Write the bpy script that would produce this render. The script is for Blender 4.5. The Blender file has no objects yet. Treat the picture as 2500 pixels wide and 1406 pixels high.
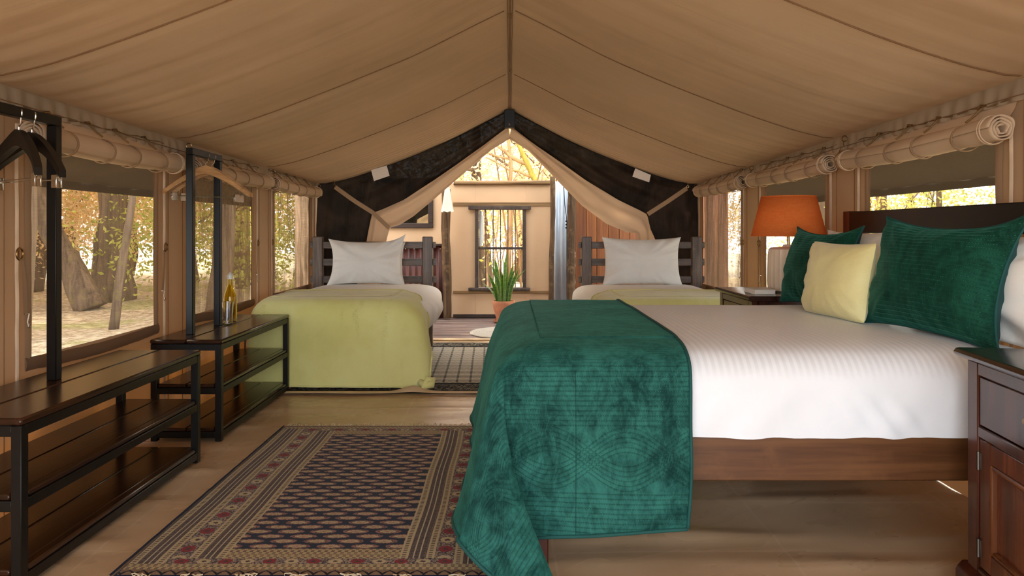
import bpy, math, random
import numpy as np
from mathutils import Vector, Matrix, noise as mnoise

D = bpy.data
SC = bpy.context.scene
COL = SC.collection
PI = math.pi
F, CX, CY = 1720.0, 1245.0, 565.0          # focal length in pixels, principal point of the photograph


def lin(c):
    c = c / 255.0
    return c / 12.92 if c <= 0.04045 else ((c + 0.055) / 1.055) ** 2.4


def C(r, g, b):
    return (lin(r), lin(g), lin(b), 1.0)


def at(px, py, Y):
    """point at depth Y seen at photograph pixel (px, py); the camera stands at z = 1"""
    return Vector(((px - CX) * Y / F, Y, 1.0 - (py - CY) * Y / F))


# ------------------------------------------------------------------ camera, light, exposure
cam = D.cameras.new('camera')
co = D.objects.new('camera', cam)
COL.objects.link(co)
co.location = (0, 0, 1.0)
co.rotation_euler = (PI / 2, 0, 0)
cam.sensor_width = 36.0
cam.lens = F / 2500.0 * 36.0
cam.shift_x = 0.002
cam.shift_y = -138.0 / 2500.0
cam.clip_start = 0.05
SC.camera = co

w = D.worlds.new('sky')
SC.world = w
w.use_nodes = True
bg = w.node_tree.nodes['Background']
bg.inputs['Color'].default_value = (0.88, 0.94, 1.0, 1)
bg.inputs['Strength'].default_value = 7.0

sun = D.lights.new('sun', 'SUN')
sun.energy = 17.0
sun.angle = math.radians(0.6)
sun.color = (1.0, 0.87, 0.68)
so = D.objects.new('sun', sun)
COL.objects.link(so)
SUN_FROM = Vector((-0.80, 0.42, 0.86)).normalized()
so.rotation_euler = SUN_FROM.to_track_quat('Z', 'Y').to_euler()
so.location = SUN_FROM * 30


def portal(name, loc, rot, sx, sy):
    l = D.lights.new(name, 'AREA')
    l.shape = 'RECTANGLE'
    l.size = sx
    l.size_y = sy
    l.cycles.is_portal = True
    o = D.objects.new(name, l)
    COL.objects.link(o)
    o.location = loc
    o.rotation_euler = rot


portal('front_doorway_portal', (0, -1.45, 1.1), (PI / 2, 0, 0), 5.1, 3.0)
portal('rear_opening_portal', (0, 8.9, 1.9), (-PI / 2, 0, 0), 5.0, 3.6)
portal('left_side_portal', (-2.6, 4.0, 0.55), (0, -PI / 2, 0), 1.7, 6.0)
portal('right_side_portal', (2.55, 4.0, 0.55), (0, PI / 2, 0), 1.7, 6.0)

SC.view_settings.view_transform = 'Standard'
SC.view_settings.look = 'None'
SC.view_settings.gamma = 1.0
SC.view_settings.use_curve_mapping = False
SC.view_settings.exposure = -0.18
try:
    cy = SC.cycles
    cy.max_bounces = 12
    cy.diffuse_bounces = 5
    cy.glossy_bounces = 3
    cy.transmission_bounces = 8
    cy.transparent_max_bounces = 24
    cy.sample_clamp_indirect = 6.0
    cy.caustics_reflective = False
    cy.caustics_refractive = False
    cy.use_denoising = True
except Exception:
    pass


# ------------------------------------------------------------------ node graph helper
class S:
    """a socket with arithmetic"""
    def __init__(s, g, k):
        s.g, s.k = g, k

    def __add__(s, o): return s.g.m('ADD', s, o)
    def __radd__(s, o): return s.g.m('ADD', o, s)
    def __sub__(s, o): return s.g.m('SUBTRACT', s, o)
    def __rsub__(s, o): return s.g.m('SUBTRACT', o, s)
    def __mul__(s, o): return s.g.m('MULTIPLY', s, o)
    def __rmul__(s, o): return s.g.m('MULTIPLY', o, s)
    def __truediv__(s, o): return s.g.m('DIVIDE', s, o)
    def __neg__(s): return s.g.m('MULTIPLY', s, -1.0)
    def lt(s, o): return s.g.m('LESS_THAN', s, o)
    def gt(s, o): return s.g.m('GREATER_THAN', s, o)
    def sin(s): return s.g.m('SINE', s)
    def abs(s): return s.g.m('ABSOLUTE', s)
    def fract(s): return s.g.m('FRACT', s)
    def floor(s): return s.g.m('FLOOR', s)
    def sqrt(s): return s.g.m('SQRT', s)
    def clamp(s): return s.g.m('MINIMUM', s.g.m('MAXIMUM', s, 0.0), 1.0)
    def mn(s, o): return s.g.m('MINIMUM', s, o)
    def mx(s, o): return s.g.m('MAXIMUM', s, o)
    def band(s, a, b): return s.gt(a) * s.lt(b)
    def soft(s, a, b): return s.g.maprange(s, a, b)


class G:
    def __init__(g, name):
        g.mat = D.materials.new(name)
        g.mat.use_nodes = True
        g.nt = g.mat.node_tree
        g.nt.nodes.clear()
        g.o = g.nt.nodes.new('ShaderNodeOutputMaterial')

    def put(g, sock, v):
        if isinstance(v, S):
            g.nt.links.new(v.k, sock)
        elif v is not None:
            sock.default_value = v

    def n(g, t, **kw):
        x = g.nt.nodes.new(t)
        for k, v in kw.items():
            setattr(x, k, v)
        return x

    def m(g, op, a, b=None):
        x = g.n('ShaderNodeMath', operation=op)
        g.put(x.inputs[0], a)
        if b is not None:
            g.put(x.inputs[1], b)
        return S(g, x.outputs[0])

    def maprange(g, v, a, b):
        x = g.n('ShaderNodeMapRange', interpolation_type='SMOOTHSTEP')
        g.put(x.inputs['Value'], v)
        x.inputs['From Min'].default_value = a
        x.inputs['From Max'].default_value = b
        return S(g, x.outputs[0])

    def obj(g):
        return S(g, g.n('ShaderNodeTexCoord').outputs['Object'])

    def uv(g):
        return S(g, g.n('ShaderNodeTexCoord').outputs['UV'])

    def rand(g):
        return S(g, g.n('ShaderNodeObjectInfo').outputs['Random'])

    def sep(g, v):
        x = g.n('ShaderNodeSeparateXYZ')
        g.put(x.inputs[0], v)
        return [S(g, x.outputs[i]) for i in range(3)]

    def comb(g, a, b, c=0.0):
        x = g.n('ShaderNodeCombineXYZ')
        for i, v in enumerate((a, b, c)):
            g.put(x.inputs[i], v)
        return S(g, x.outputs[0])

    def scale(g, v, s):
        x = g.n('ShaderNodeVectorMath', operation='MULTIPLY')
        g.put(x.inputs[0], v)
        x.inputs[1].default_value = s
        return S(g, x.outputs[0])

    def noise(g, v, scale=5.0, detail=3.0, rough=0.5, dist=0.0):
        x = g.n('ShaderNodeTexNoise')
        g.put(x.inputs['Vector'], v)
        x.inputs['Scale'].default_value = scale
        x.inputs['Detail'].default_value = detail
        x.inputs['Roughness'].default_value = rough
        x.inputs['Distortion'].default_value = dist
        return S(g, x.outputs[0])

    def vor(g, v, scale=5.0, feature='F1'):
        x = g.n('ShaderNodeTexVoronoi', feature=feature)
        g.put(x.inputs['Vector'], v)
        x.inputs['Scale'].default_value = scale
        return S(g, x.outputs['Distance'])

    def mix(g, f, a, b):
        x = g.n('ShaderNodeMix', data_type='RGBA')
        g.put(x.inputs[0], f)
        g.put(x.inputs[6], a)
        g.put(x.inputs[7], b)
        return S(g, x.outputs[2])

    def bump(g, h, strength=0.3, dist=0.01, normal=None):
        x = g.n('ShaderNodeBump')
        x.inputs['Strength'].default_value = strength
        x.inputs['Distance'].default_value = dist
        g.put(x.inputs['Height'], h)
        if normal is not None:
            g.put(x.inputs['Normal'], normal)
        return S(g, x.outputs[0])

    def pr(g, color, rough=0.6, normal=None, **kw):
        x = g.n('ShaderNodeBsdfPrincipled')
        g.put(x.inputs['Base Color'], color)
        g.put(x.inputs['Roughness'], rough)
        if normal is not None:
            g.put(x.inputs['Normal'], normal)
        for k, v in kw.items():
            g.put(x.inputs[k.replace('_', ' ')], v)
        return S(g, x.outputs[0])

    def sh(g, kind, color, normal=None):
        x = g.n('ShaderNodeBsdf' + kind)
        g.put(x.inputs['Color'], color)
        if normal is not None:
            g.put(x.inputs['Normal'], normal)
        return S(g, x.outputs[0])

    def mixsh(g, f, a, b):
        x = g.n('ShaderNodeMixShader')
        g.put(x.inputs[0], f)
        g.nt.links.new(a.k, x.inputs[1])
        g.nt.links.new(b.k, x.inputs[2])
        return S(g, x.outputs[0])

    def out(g, s):
        g.nt.links.new(s.k, g.o.inputs['Surface'])
        return g.mat


# ------------------------------------------------------------------ materials
def m_plain(name, col, rough=0.6, var=0.12, scale=9.0, bump=0.0, bscale=200.0, **kw):
    g = G(name)
    o = g.obj()
    n1 = g.noise(o, scale, 4)
    c = g.mix(g.maprange(n1, 0.3, 0.7), tuple(x * (1 - var) for x in col[:3]) + (1,), tuple(min(1, x * (1 + var)) for x in col[:3]) + (1,))
    nm = g.bump(g.noise(o, bscale, 2), bump, 0.004) if bump else None
    return g.out(g.pr(c, rough, nm, **kw))


def m_wood(name, c1, c2, rough=0.45, axis=0, grain=1.0, bump=0.15, worn=None, spec=0.5, coat=0.0):
    """long-grained timber, grain along the given local axis"""
    g = G(name)
    o = g.obj()
    r = g.rand()
    sc = [28 * grain] * 3
    sc[axis] = 1.6 * grain
    x = g.n('ShaderNodeVectorMath', operation='ADD')
    g.put(x.inputs[0], g.scale(o, sc))
    g.nt.links.new(g.comb(r * 37.0, r * 11.0, r * 5.0).k, x.inputs[1])
    v = S(g, x.outputs[0])
    n1 = g.noise(v, 1.0, 5, 0.6, 0.6)
    n2 = g.noise(v, 4.0, 3, 0.6)
    f = g.maprange(n1 * 0.7 + n2 * 0.3, 0.32, 0.68)
    c = g.mix(f, c1, c2)
    if worn:
        c = g.mix(g.maprange(g.noise(o, 6.0, 5, 0.65), 0.5, 0.72) * 0.75, c, worn)
    c = g.mix((r - 0.5).abs() * 0.35, c, c1)
    nm = g.bump(n2 + n1 * 0.6, bump, 0.003)
    return g.out(g.pr(c, rough, nm, Specular_IOR_Level=spec, Coat_Weight=coat, Coat_Roughness=0.2))


def m_canvas(name, col, trans, tcol, stretch, bump=0.35, dist=0.02, fine=True, rough=0.9):
    """tent canvas: lets a part of the light through"""
    g = G(name)
    o = g.obj()
    v = g.scale(o, stretch)
    n1 = g.noise(v, 1.0, 3, 0.5, 0.4)
    h = n1 * 1.0
    if fine:
        h = h + g.noise(o, 600.0, 1) * 0.02
    nm = g.bump(h, bump, dist)
    c = g.mix(g.maprange(g.noise(o, 1.7, 4), 0.3, 0.7), tuple(x * 0.93 for x in col[:3]) + (1,), tuple(x * 1.06 for x in col[:3]) + (1,))
    a = g.pr(c, rough, nm, Specular_IOR_Level=0.15)
    b = g.sh('Translucent', tcol, nm)
    return g.out(g.mixsh(trans, a, b))


M = {}
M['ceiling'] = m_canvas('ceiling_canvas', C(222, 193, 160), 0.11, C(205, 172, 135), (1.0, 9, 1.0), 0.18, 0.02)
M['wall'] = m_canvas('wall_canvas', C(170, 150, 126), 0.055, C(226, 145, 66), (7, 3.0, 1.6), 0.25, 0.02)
M['flap'] = m_canvas('flap_canvas', C(212, 184, 154), 0.15, C(215, 176, 136), (5, 5, 5), 0.30, 0.02)
M['tape'] = m_canvas('tape_canvas', C(170, 140, 110), 0.06, C(180, 135, 90), (40, 40, 40), 0.2, 0.004)
M['sill_tape'] = m_canvas('sill_tape_canvas', C(128, 100, 76), 0.05, C(160, 110, 60), (30, 9, 30), 0.3, 0.006)
M['piping'] = m_plain('pale_piping', C(205, 178, 148), 0.7)
M['seam'] = m_plain('seam_thread', C(128, 92, 60), 0.8)
M['fly'] = m_canvas('fly_canvas', C(64, 53, 42), 0.03, C(110, 88, 60), (3, 3, 3), 0.2, 0.02)
M['steel'] = m_plain('bright_steel', C(215, 210, 200), 0.25, 0.05, Metallic=1.0)
M['dark_steel'] = m_plain('dark_steel', C(96, 88, 80), 0.4, 0.1, Metallic=1.0)
M['brass'] = m_plain('dull_brass', C(150, 120, 80), 0.35, 0.1, Metallic=1.0)
M['black_metal'] = m_plain('black_enamelled_steel', C(12, 12, 11), 0.4, 0.25, 14, 0.05, 60, Specular_IOR_Level=0.35)
M['bench'] = m_wood('dark_bench_wood', C(20, 9, 5), C(58, 28, 13), 0.25, 1, 0.9, 0.12, None, 0.5, 0.15)
M['bench_edge'] = M['bench']
M['bed_wood'] = m_wood('grey_brown_bed_wood', C(72, 56, 45), C(128, 110, 96), 0.38, 2, 0.8, 0.2, C(152, 138, 126), 0.5)
M['bed_rail_wood'] = m_wood('grey_brown_rail_wood', C(64, 48, 39), C(116, 98, 84), 0.38, 0, 0.8, 0.2, C(120, 106, 96), 0.5)
M['rail'] = m_wood('brown_side_rail_wood', C(74, 43, 22), C(114, 74, 42), 0.42, 0, 0.5, 0.08, C(112, 74, 42), 0.4)
M['mahogany'] = m_wood('mahogany_wood', C(44, 18, 12), C(92, 46, 30), 0.25, 2, 0.6, 0.05, None, 0.5, 0.25)
M['mahogany_top'] = m_wood('mahogany_top_wood', C(30, 13, 10), C(62, 30, 22), 0.2, 1, 0.6, 0.05, None, 0.5, 0.3)
M['door_wood'] = m_wood('reddish_door_wood', C(66, 28, 13), C(116, 60, 32), 0.25, 2, 0.6, 0.05, None, 0.5, 0.25)
M['headboard'] = m_wood('near_black_headboard_wood', C(18, 8, 5), C(36, 18, 12), 0.40, 1, 0.6, 0.06, None, 0.3)
M['headpost'] = m_wood('dark_red_post_wood', C(52, 18, 10), C(92, 40, 24), 0.35, 2, 0.6, 0.06)
M['log'] = m_wood('rough_log_wood', C(44, 28, 14), C(112, 82, 50), 0.85, 2, 0.55, 0.9, C(150, 120, 84))
M['beam'] = m_wood('weathered_beam_wood', C(92, 64, 34), C(158, 122, 78), 0.8, 0, 0.6, 0.5)
M['win_wood'] = m_wood('dark_window_wood', C(40, 27, 20), C(80, 62, 50), 0.7, 2, 0.7, 0.5, C(96, 80, 68))
M['frame_wood'] = m_wood('dark_frame_wood', C(26, 14, 8), C(64, 40, 24), 0.55, 0, 0.7, 0.4)
M['panel_wood'] = m_wood('orange_brown_boards', C(92, 48, 20), C(146, 88, 44), 0.45, 2, 0.45, 0.12)
M['deck'] = m_wood('grey_deck_wood', C(84, 66, 60), C(150, 128, 120), 0.42, 0, 0.6, 0.25)
M['hanger'] = m_wood('pale_hanger_wood', C(150, 104, 60), C(196, 150, 98), 0.4, 0, 1.5, 0.05)
M['hanger_black'] = m_plain('black_lacquered_wood', C(13, 9, 8), 0.45)
M['plaster'] = m_plain('peach_plaster', C(206, 168, 130), 0.9, 0.04, 2.5, 0.12, 30)
M['iron_red'] = m_plain('red_oxide_iron', C(70, 26, 12), 0.5, 0.35, 5)
M['zinc'] = m_plain('pale_zinc', C(206, 214, 222), 0.4, 0.05, Metallic=0.3)
M['terracotta'] = m_plain('terracotta', C(186, 122, 88), 0.8, 0.15, 12, 0.1, 60)
M['soil'] = m_plain('potting_soil', C(40, 30, 22), 0.95, 0.3, 40)
M['cream_cloth'] = m_plain('cream_cloth', C(232, 218, 196), 0.9, 0.05)
M['paper'] = m_plain('white_paper', C(238, 226, 214), 0.8, 0.03)
M['rope'] = m_plain('cord', C(120, 92, 58), 0.9, 0.2)
M['bark'] = m_wood('grey_brown_bark', C(70, 55, 42), C(140, 116, 92), 0.95, 2, 0.25, 1.0, C(120, 110, 60))
M['bark_moss'] = m_wood('mossy_bark', C(128, 110, 44), C(178, 156, 66), 0.95, 2, 0.4, 0.9, C(184, 168, 70))
M['bark_rust'] = m_wood('lichen_orange_bark', C(140, 108, 70), C(190, 152, 104), 0.95, 2, 0.4, 0.9, C(196, 140, 76))
M['twig'] = m_plain('twig_bark', C(150, 116, 84), 0.95, 0.3)
M['book'] = m_plain('white_book_cover', C(226, 224, 214), 0.5, 0.03)
M['lid_white'] = m_plain('silver_white_cap', C(222, 222, 218), 0.35, 0.04)


def m_leaf(name, c1, c2):
    g = G(name)
    o = g.obj()
    c = g.mix(g.maprange(g.noise(o, 2.3, 3), 0.35, 0.65), c1, c2)
    return g.out(g.mixsh(0.45, g.pr(c, 0.6, Specular_IOR_Level=0.3), g.sh('Translucent', c)))


M['leaf_gold'] = m_leaf('golden_leaf', C(214, 180, 96), C(238, 212, 140))
M['leaf_tan'] = m_leaf('tan_leaf', C(222, 194, 146), C(244, 226, 186))
M['leaf_green'] = m_leaf('yellow_green_leaf', C(160, 166, 74), C(206, 206, 110))


def m_glass(name, col, rough=0.0):
    g = G(name)
    return g.out(g.pr(col, rough, Transmission_Weight=1.0, IOR=1.45))


M['amber_glass'] = m_glass('amber_glass', C(232, 212, 96))
M['clear_glass'] = m_glass('clear_glass', (1, 1, 1, 1))


def m_mirror():
    g = G('mirror_glass')
    return g.out(g.pr(C(225, 230, 215), 0.02, Metallic=1.0))


M['mirror'] = m_mirror()


def m_screen(name, op, crinkle, col):
    """insect screen: threads block a part of the light, the holes let the rest through"""
    g = G(name)
    o = g.obj()
    x, y, z = g.sep(o)
    rows = (z * (2 * PI / 0.0042)).sin() * 0.5 + 0.5
    streak = g.noise(g.comb(y * 4.0, z * 420.0, x), 1.0, 2)
    f = op + (rows - 0.5) * 0.16 + (streak - 0.5) * 0.35
    h = streak * 0.15
    if crinkle:
        c1 = g.noise(g.comb(y * 60.0, z * 5.0, 0.0), 1.0, 4, 0.6, 1.0)
        c2 = g.noise(g.comb(y * 8.0, z * 1.5, 3.0), 1.0, 3, 0.6, 0.8)
        f = f + (c1 - 0.5) * 0.75 + (c2 - 0.5) * 0.9
        h = h + c1 * 1.0 + c2 * 2.0
    nm = g.bump(h, 0.7 if crinkle else 0.2, 0.012)
    body = g.mixsh(0.25, g.sh('Diffuse', col, nm), g.sh('Translucent', col, nm))
    return g.out(g.mixsh(f.clamp(), g.sh('Transparent', (1, 1, 1, 1)), body))


M['screen'] = m_screen('flat_insect_screen', 0.40, False, C(112, 100, 86))
M['screen_gauze'] = m_screen('crinkled_insect_screen', 0.74, True, C(128, 106, 82))


def m_net():
    g = G('dark_mesh_net')
    o = g.obj()
    x, y, z = g.sep(o)
    n1 = g.noise(g.scale(o, (3, 3, 3)), 1.0, 4, 0.6, 1.2)
    fine = g.noise(g.comb(x * 90.0, z * 6.0, 0.0), 1.0, 2)
    c = g.mix(g.maprange(n1 * 0.8 + fine * 0.2, 0.35, 0.7), C(20, 15, 12), C(52, 41, 33))
    nm = g.bump(n1, 0.3, 0.02)
    body = g.mixsh(0.2, g.pr(c, 0.75, nm, Specular_IOR_Level=0.25), g.sh('Translucent', c, nm))
    return g.out(g.mixsh(0.997, g.sh('Transparent', (1, 1, 1, 1)), body))


M['net'] = m_net()


def m_groundsheet():
    g = G('vinyl_groundsheet')
    o = g.obj()
    x, y, z = g.sep(o)
    n1 = g.noise(g.comb(x * 0.9, y * 6.0, 0.0), 1.0, 2, 0.4, 0.6)
    n2 = g.noise(g.comb(x * 3.0 + y * 1.5, y * 8.0 - x * 3.0, 2.0), 1.0, 2, 0.4, 0.8)
    cr = (y / 0.41 + g.noise(o, 0.8, 1) * 0.25).fract()
    line = (cr - 0.5).abs().lt(0.012) * 1.0
    cr2 = ((x + 0.9) / 0.72 + g.noise(o, 0.6, 1) * 0.1).fract()
    line2 = (cr2 - 0.5).abs().lt(0.006) * 1.0
    h = n1 * 1.0 + n2 * 0.35 + line * 0.12 + line2 * 0.12
    c = g.mix(g.maprange(g.noise(o, 2.2, 4), 0.3, 0.7), C(192, 160, 124), C(210, 180, 144))
    c = g.mix(g.m('MAXIMUM', line, line2) * 0.3, c, C(226, 200, 168))
    nm = g.bump(h, 0.32, 0.012)
    return g.out(g.pr(c, g.maprange(n2, 0.2, 0.9) * 0.14 + 0.24, nm, Specular_IOR_Level=0.55))


M['groundsheet'] = m_groundsheet()


def m_ground():
    g = G('leaf_litter')
    o = g.obj()
    n1 = g.noise(o, 9.0, 6, 0.75)
    n2 = g.noise(o, 0.6, 3)
    c = g.mix(g.maprange(n1, 0.35, 0.65), C(150, 130, 102), C(226, 210, 182))
    c = g.mix(g.maprange(n2, 0.52, 0.62) * 0.5, c, C(140, 146, 66))
    return g.out(g.pr(c, 0.95, g.bump(n1, 0.8, 0.05), Specular_IOR_Level=0.1))


M['ground'] = m_ground()


def m_linen(name, col, stripe=0.0, wr=0.25):
    g = G(name)
    o = g.obj()
    x, y, z = g.sep(o)
    n1 = g.noise(o, 7.0, 4, 0.55, 0.9)
    h = n1
    c = g.mix(g.maprange(n1, 0.3, 0.7), tuple(k * 0.97 for k in col[:3]) + (1,), col)
    ro = 0.75
    if stripe:
        s = ((x + g.noise(o, 3.0, 1) * 0.004) * (2 * PI / 0.021)).sin().soft(-0.35, 0.35)
        s = s * z.soft(0.15, 0.215)  # stripe colour faded low down, standing in for the overexposed sides
        c = g.mix(s * stripe, c, tuple(k * 0.72 for k in col[:3]) + (1,))
        h = h + s * 0.02
        ro = 0.85 - s * 0.5
    nm = g.bump(h, wr, 0.02)
    return g.out(g.pr(c, ro, nm, Sheen_Weight=0.15, Specular_IOR_Level=0.35))


M['duvet'] = m_linen('white_striped_satin', C(236, 240, 246), 0.34, 0.12)
M['linen'] = m_linen('white_cotton', C(238, 236, 230), 0.0, 0.35)
M['pillowcase'] = m_linen('white_pillowcase', C(240, 238, 232), 0.0, 0.3)


def m_chenille(name, c1, c2, c3):
    g = G(name)
    o = g.obj()
    x, y, z = g.sep(o)
    n1 = g.noise(o, 2.5, 4, 0.6)
    nap = g.noise(o, 260.0, 2, 0.7)
    col = g.mix(g.maprange(n1, 0.3, 0.7), c1, c2)
    streak = g.maprange(g.noise(g.comb(x * 9.0, y * 9.0, z * 1.2), 1.0, 2), 0.60, 0.72) * nap.gt(0.56)
    col = g.mix(streak * 0.6, col, c3)
    return g.out(g.pr(col, 0.95, g.bump(nap + n1 * 0.6, 0.35, 0.006), Sheen_Weight=0.4, Sheen_Roughness=0.4, Specular_IOR_Level=0.1))


M['chartreuse'] = m_chenille('chartreuse_chenille', C(218, 214, 134), C(230, 228, 156), C(158, 150, 78))
M['yellow_cushion'] = m_chenille('pale_yellow_chenille', C(226, 212, 148), C(238, 230, 172), C(196, 180, 110))


def m_velvet(name, quilt):
    """crushed velvet: the nap lies in light and dark patches, stitched in rows"""
    g = G(name)
    o = g.obj()
    u, v, _ = g.sep(g.uv())
    n1 = g.noise(o, 5.5, 8, 0.72, 0.6)
    n2 = g.noise(g.scale(o, (34, 34, 16)), 1.0, 5, 0.75, 0.8)
    n3 = g.noise(o, 320.0, 2)
    f = g.maprange(n1 * 0.62 + n2 * 0.38, 0.37, 0.62)
    c = g.mix(f, C(4, 48, 45), C(46, 108, 99)) if quilt else g.mix(f, C(3, 42, 30), C(20, 76, 58))
    P = 0.0138

    def ln(w):
        return ((w / P).fract() - 0.5).abs()
    if quilt:
        wob = v + g.noise(o, 5.0, 2) * 0.006
        rows = ln(wob)
        bandm = v.band(0.215, 0.395)
        wv = (u * (2 * PI / 0.44)).sin() * 0.055
        mid = v - 0.305
        a = mid + wv
        b = mid - wv
        la = ln(a) + a.abs().gt(0.040) * 1.0
        lb = ln(b) + b.abs().gt(0.040) * 1.0
        arcs = la.mn(lb)
        d = rows + (arcs - rows) * bandm
        seam = (u - 0.187).abs().lt(0.0016) * v.gt(0.06)
    else:
        d = ln(v + g.noise(o, 5.0, 2) * 0.012)
        seam = u.lt(-99.0)
    groove = g.maprange(d, 0.0, 0.22)
    stitch = d.lt(0.05) * ((u + v * 0.3) * 900.0).sin().gt(0.2)
    c = g.mix((1.0 - groove) * (0.45 if quilt else 0.28), c, C(4, 44, 40))
    c = g.mix(stitch * 0.35 * g.maprange(n2, 0.4, 0.6), c, C(90, 170, 155))
    c = g.mix(seam * 0.6, c, C(4, 40, 36))
    nm = g.bump(groove * 0.6 + n2 * 0.25 + n3 * 0.05 - seam * 0.5, 0.55, 0.006)
    return g.out(g.pr(c, 0.75, nm, Sheen_Weight=0.35, Sheen_Roughness=0.45, Sheen_Tint=C(90, 190, 170), Specular_IOR_Level=0.15))


M['velvet_throw'] = m_velvet('green_velvet_throw', True)
M['velvet'] = m_velvet('green_velvet_cushion', False)
M['velvet_back'] = m_plain('dark_green_cotton', C(14, 66, 66), 0.8, 0.08)
M['velvet_edge'] = m_plain('dark_green_binding', C(10, 74, 70), 0.8, 0.1)


def m_shade():
    g = G('orange_linen_shade')
    o = g.obj()
    x, y, z = g.sep(o)
    we = g.noise(g.comb(x * 30, y * 30, z * 300), 1.0, 2) * 0.5 + g.noise(g.comb(x * 300, y * 300, z * 25), 1.0, 2) * 0.5
    c = g.mix(g.maprange(we, 0.35, 0.65), C(236, 132, 62), C(250, 158, 84))
    nm = g.bump(we, 0.25, 0.002)
    return g.out(g.mixsh(0.45, g.pr(c, 0.85, nm, Specular_IOR_Level=0.1), g.sh('Translucent', C(255, 160, 70), nm)))


M['shade'] = m_shade()
M['ceramic'] = m_plain('pale_ceramic', C(226, 204, 176), 0.4, 0.06)


def m_rug():
    """Bokhara-style rug; x, y are metres from its near left corner (1.10 x 1.57)"""
    W, L = 1.10, 1.57
    g = G('bokhara_rug')
    o = g.obj()
    x, y, z = g.sep(o)
    x = x + (y * 9.0).sin() * 0.0025
    d = x.mn(W - x)
    e = y.mn(L - y)
    cream, brown, navy, red, pink = C(186, 166, 128), C(66, 48, 40), C(11, 20, 44), C(132, 32, 36), C(150, 104, 92)
    speck = g.noise(o, 170.0, 2, 0.7)
    # field: staggered medallions
    cw, ch = 0.107, 0.073

    def med(ox, oy):
        a = ((x / cw + ox).fract() - 0.5) * cw
        b = ((y / ch + oy).fract() - 0.5) * ch
        return ((a * a) / (0.043 ** 2) + (b * b) / (0.0150 ** 2)).sqrt()
    r = med(0.0, 0.0).mn(med(0.5, 0.5))
    r = r + (speck - 0.5) * 0.55
    fc = g.mix(r.lt(1.0), navy, pink)
    fc = g.mix(r.band(0.62, 0.95) * speck.gt(0.53), fc, brown)
    fc = g.mix(r.lt(0.66), fc, cream)
    fc = g.mix(r.band(0.22, 0.34) * 0.8, fc, pink)
    fc = g.mix(r.lt(0.12) * 0.8, fc, red)
    # ladder strips and dashed brown strips of the side borders
    def inb(a, b): return d.band(a, b)
    rung = (y / 0.0125).fract().lt(0.45)

    def ladder(a, b):
        t = (b - a)
        core = d.band(a + t * 0.30, b - t * 0.25)
        return core * rung
    lad = ladder(0.012, 0.038) + ladder(0.090, 0.118) + ladder(0.178, 0.204) + ladder(0.258, 0.285)
    dash = (y / 0.0075).fract().lt(0.4) * g.maprange(speck, 0.35, 0.55)

    def strip(a, b):
        t = (b - a) / 3.0
        k = (d - a) / t
        line = k.fract().lt(0.24) * d.gt(a + 0.004)
        return d.band(a, b), line
    s1, l1 = strip(0.038, 0.090)
    s2, l2 = strip(0.204, 0.258)
    st = g.mix(dash * 0.55, brown, C(150, 132, 120))
    st = g.mix((s1 * l1 + s2 * l2).clamp(), st, C(190, 174, 142))
    sc_ = g.mix(lad.clamp(), cream, brown)
    sc_ = g.mix((s1 + s2).clamp(), sc_, st)
    # floral strip: tiles alternating red and cream motifs
    def floral(along, across, half):
        t = along / 0.066
        k = t.fract() - 0.5
        odd = (t * 0.5).fract().lt(0.5)
        rr = ((k * k) * 7.0 + (across * across) / (half * half)).sqrt() + (speck - 0.5) * 0.7
        base = g.mix(g.maprange(g.noise(o, 140.0, 2, 0.8), 0.42, 0.58), C(52, 40, 44), C(160, 140, 122))
        c = g.mix(rr.lt(0.85), base, g.mix(odd, cream, red))
        c = g.mix(rr.lt(0.3), c, brown)
        return c
    fs = floral(y, d - 0.148, 0.026)
    sc_ = g.mix(inb(0.118, 0.178), sc_, fs)
    sc_ = g.mix(d.lt(0.012), sc_, navy)
    # end borders
    ed = ((x / 0.021 + (y / 0.016).floor() * 0.5).fract().lt(0.5)) * ((y / 0.008).fract().lt(0.52))
    ec = g.mix(ed * 0.95, C(176, 154, 112), C(34, 34, 44))
    ec = g.mix(ed * speck.gt(0.58) * 0.8, ec, red)
    zz = (((x / 0.04).fract() - 0.5).abs() * 0.03 + 0.008 - e).abs().lt(0.0035)
    ec = g.mix(e.lt(0.03), ec, g.mix(zz, C(120, 92, 66), C(28, 20, 20)))
    ef = floral(x, e - 0.082, 0.017)
    ec = g.mix(e.band(0.064, 0.100), ec, ef)
    ec = g.mix(e.lt(0.006), ec, navy)
    side = d.lt(0.285)
    endz = e.lt(0.064).mx(e.lt(0.100) * d.gt(0.118)).mx(e.lt(0.165) * d.gt(0.285))
    c = g.mix(side, fc, sc_)
    c = g.mix(endz, c, ec)
    c = g.mix(d.lt(0.012), c, navy)
    c = g.mix((speck - 0.5).abs() * 0.5, c, C(30, 22, 20))
    return g.out(g.pr(c, 0.95, g.bump(speck, 0.4, 0.004), Specular_IOR_Level=0.1, Sheen_Weight=0.1))


M['rug'] = m_rug()


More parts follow.
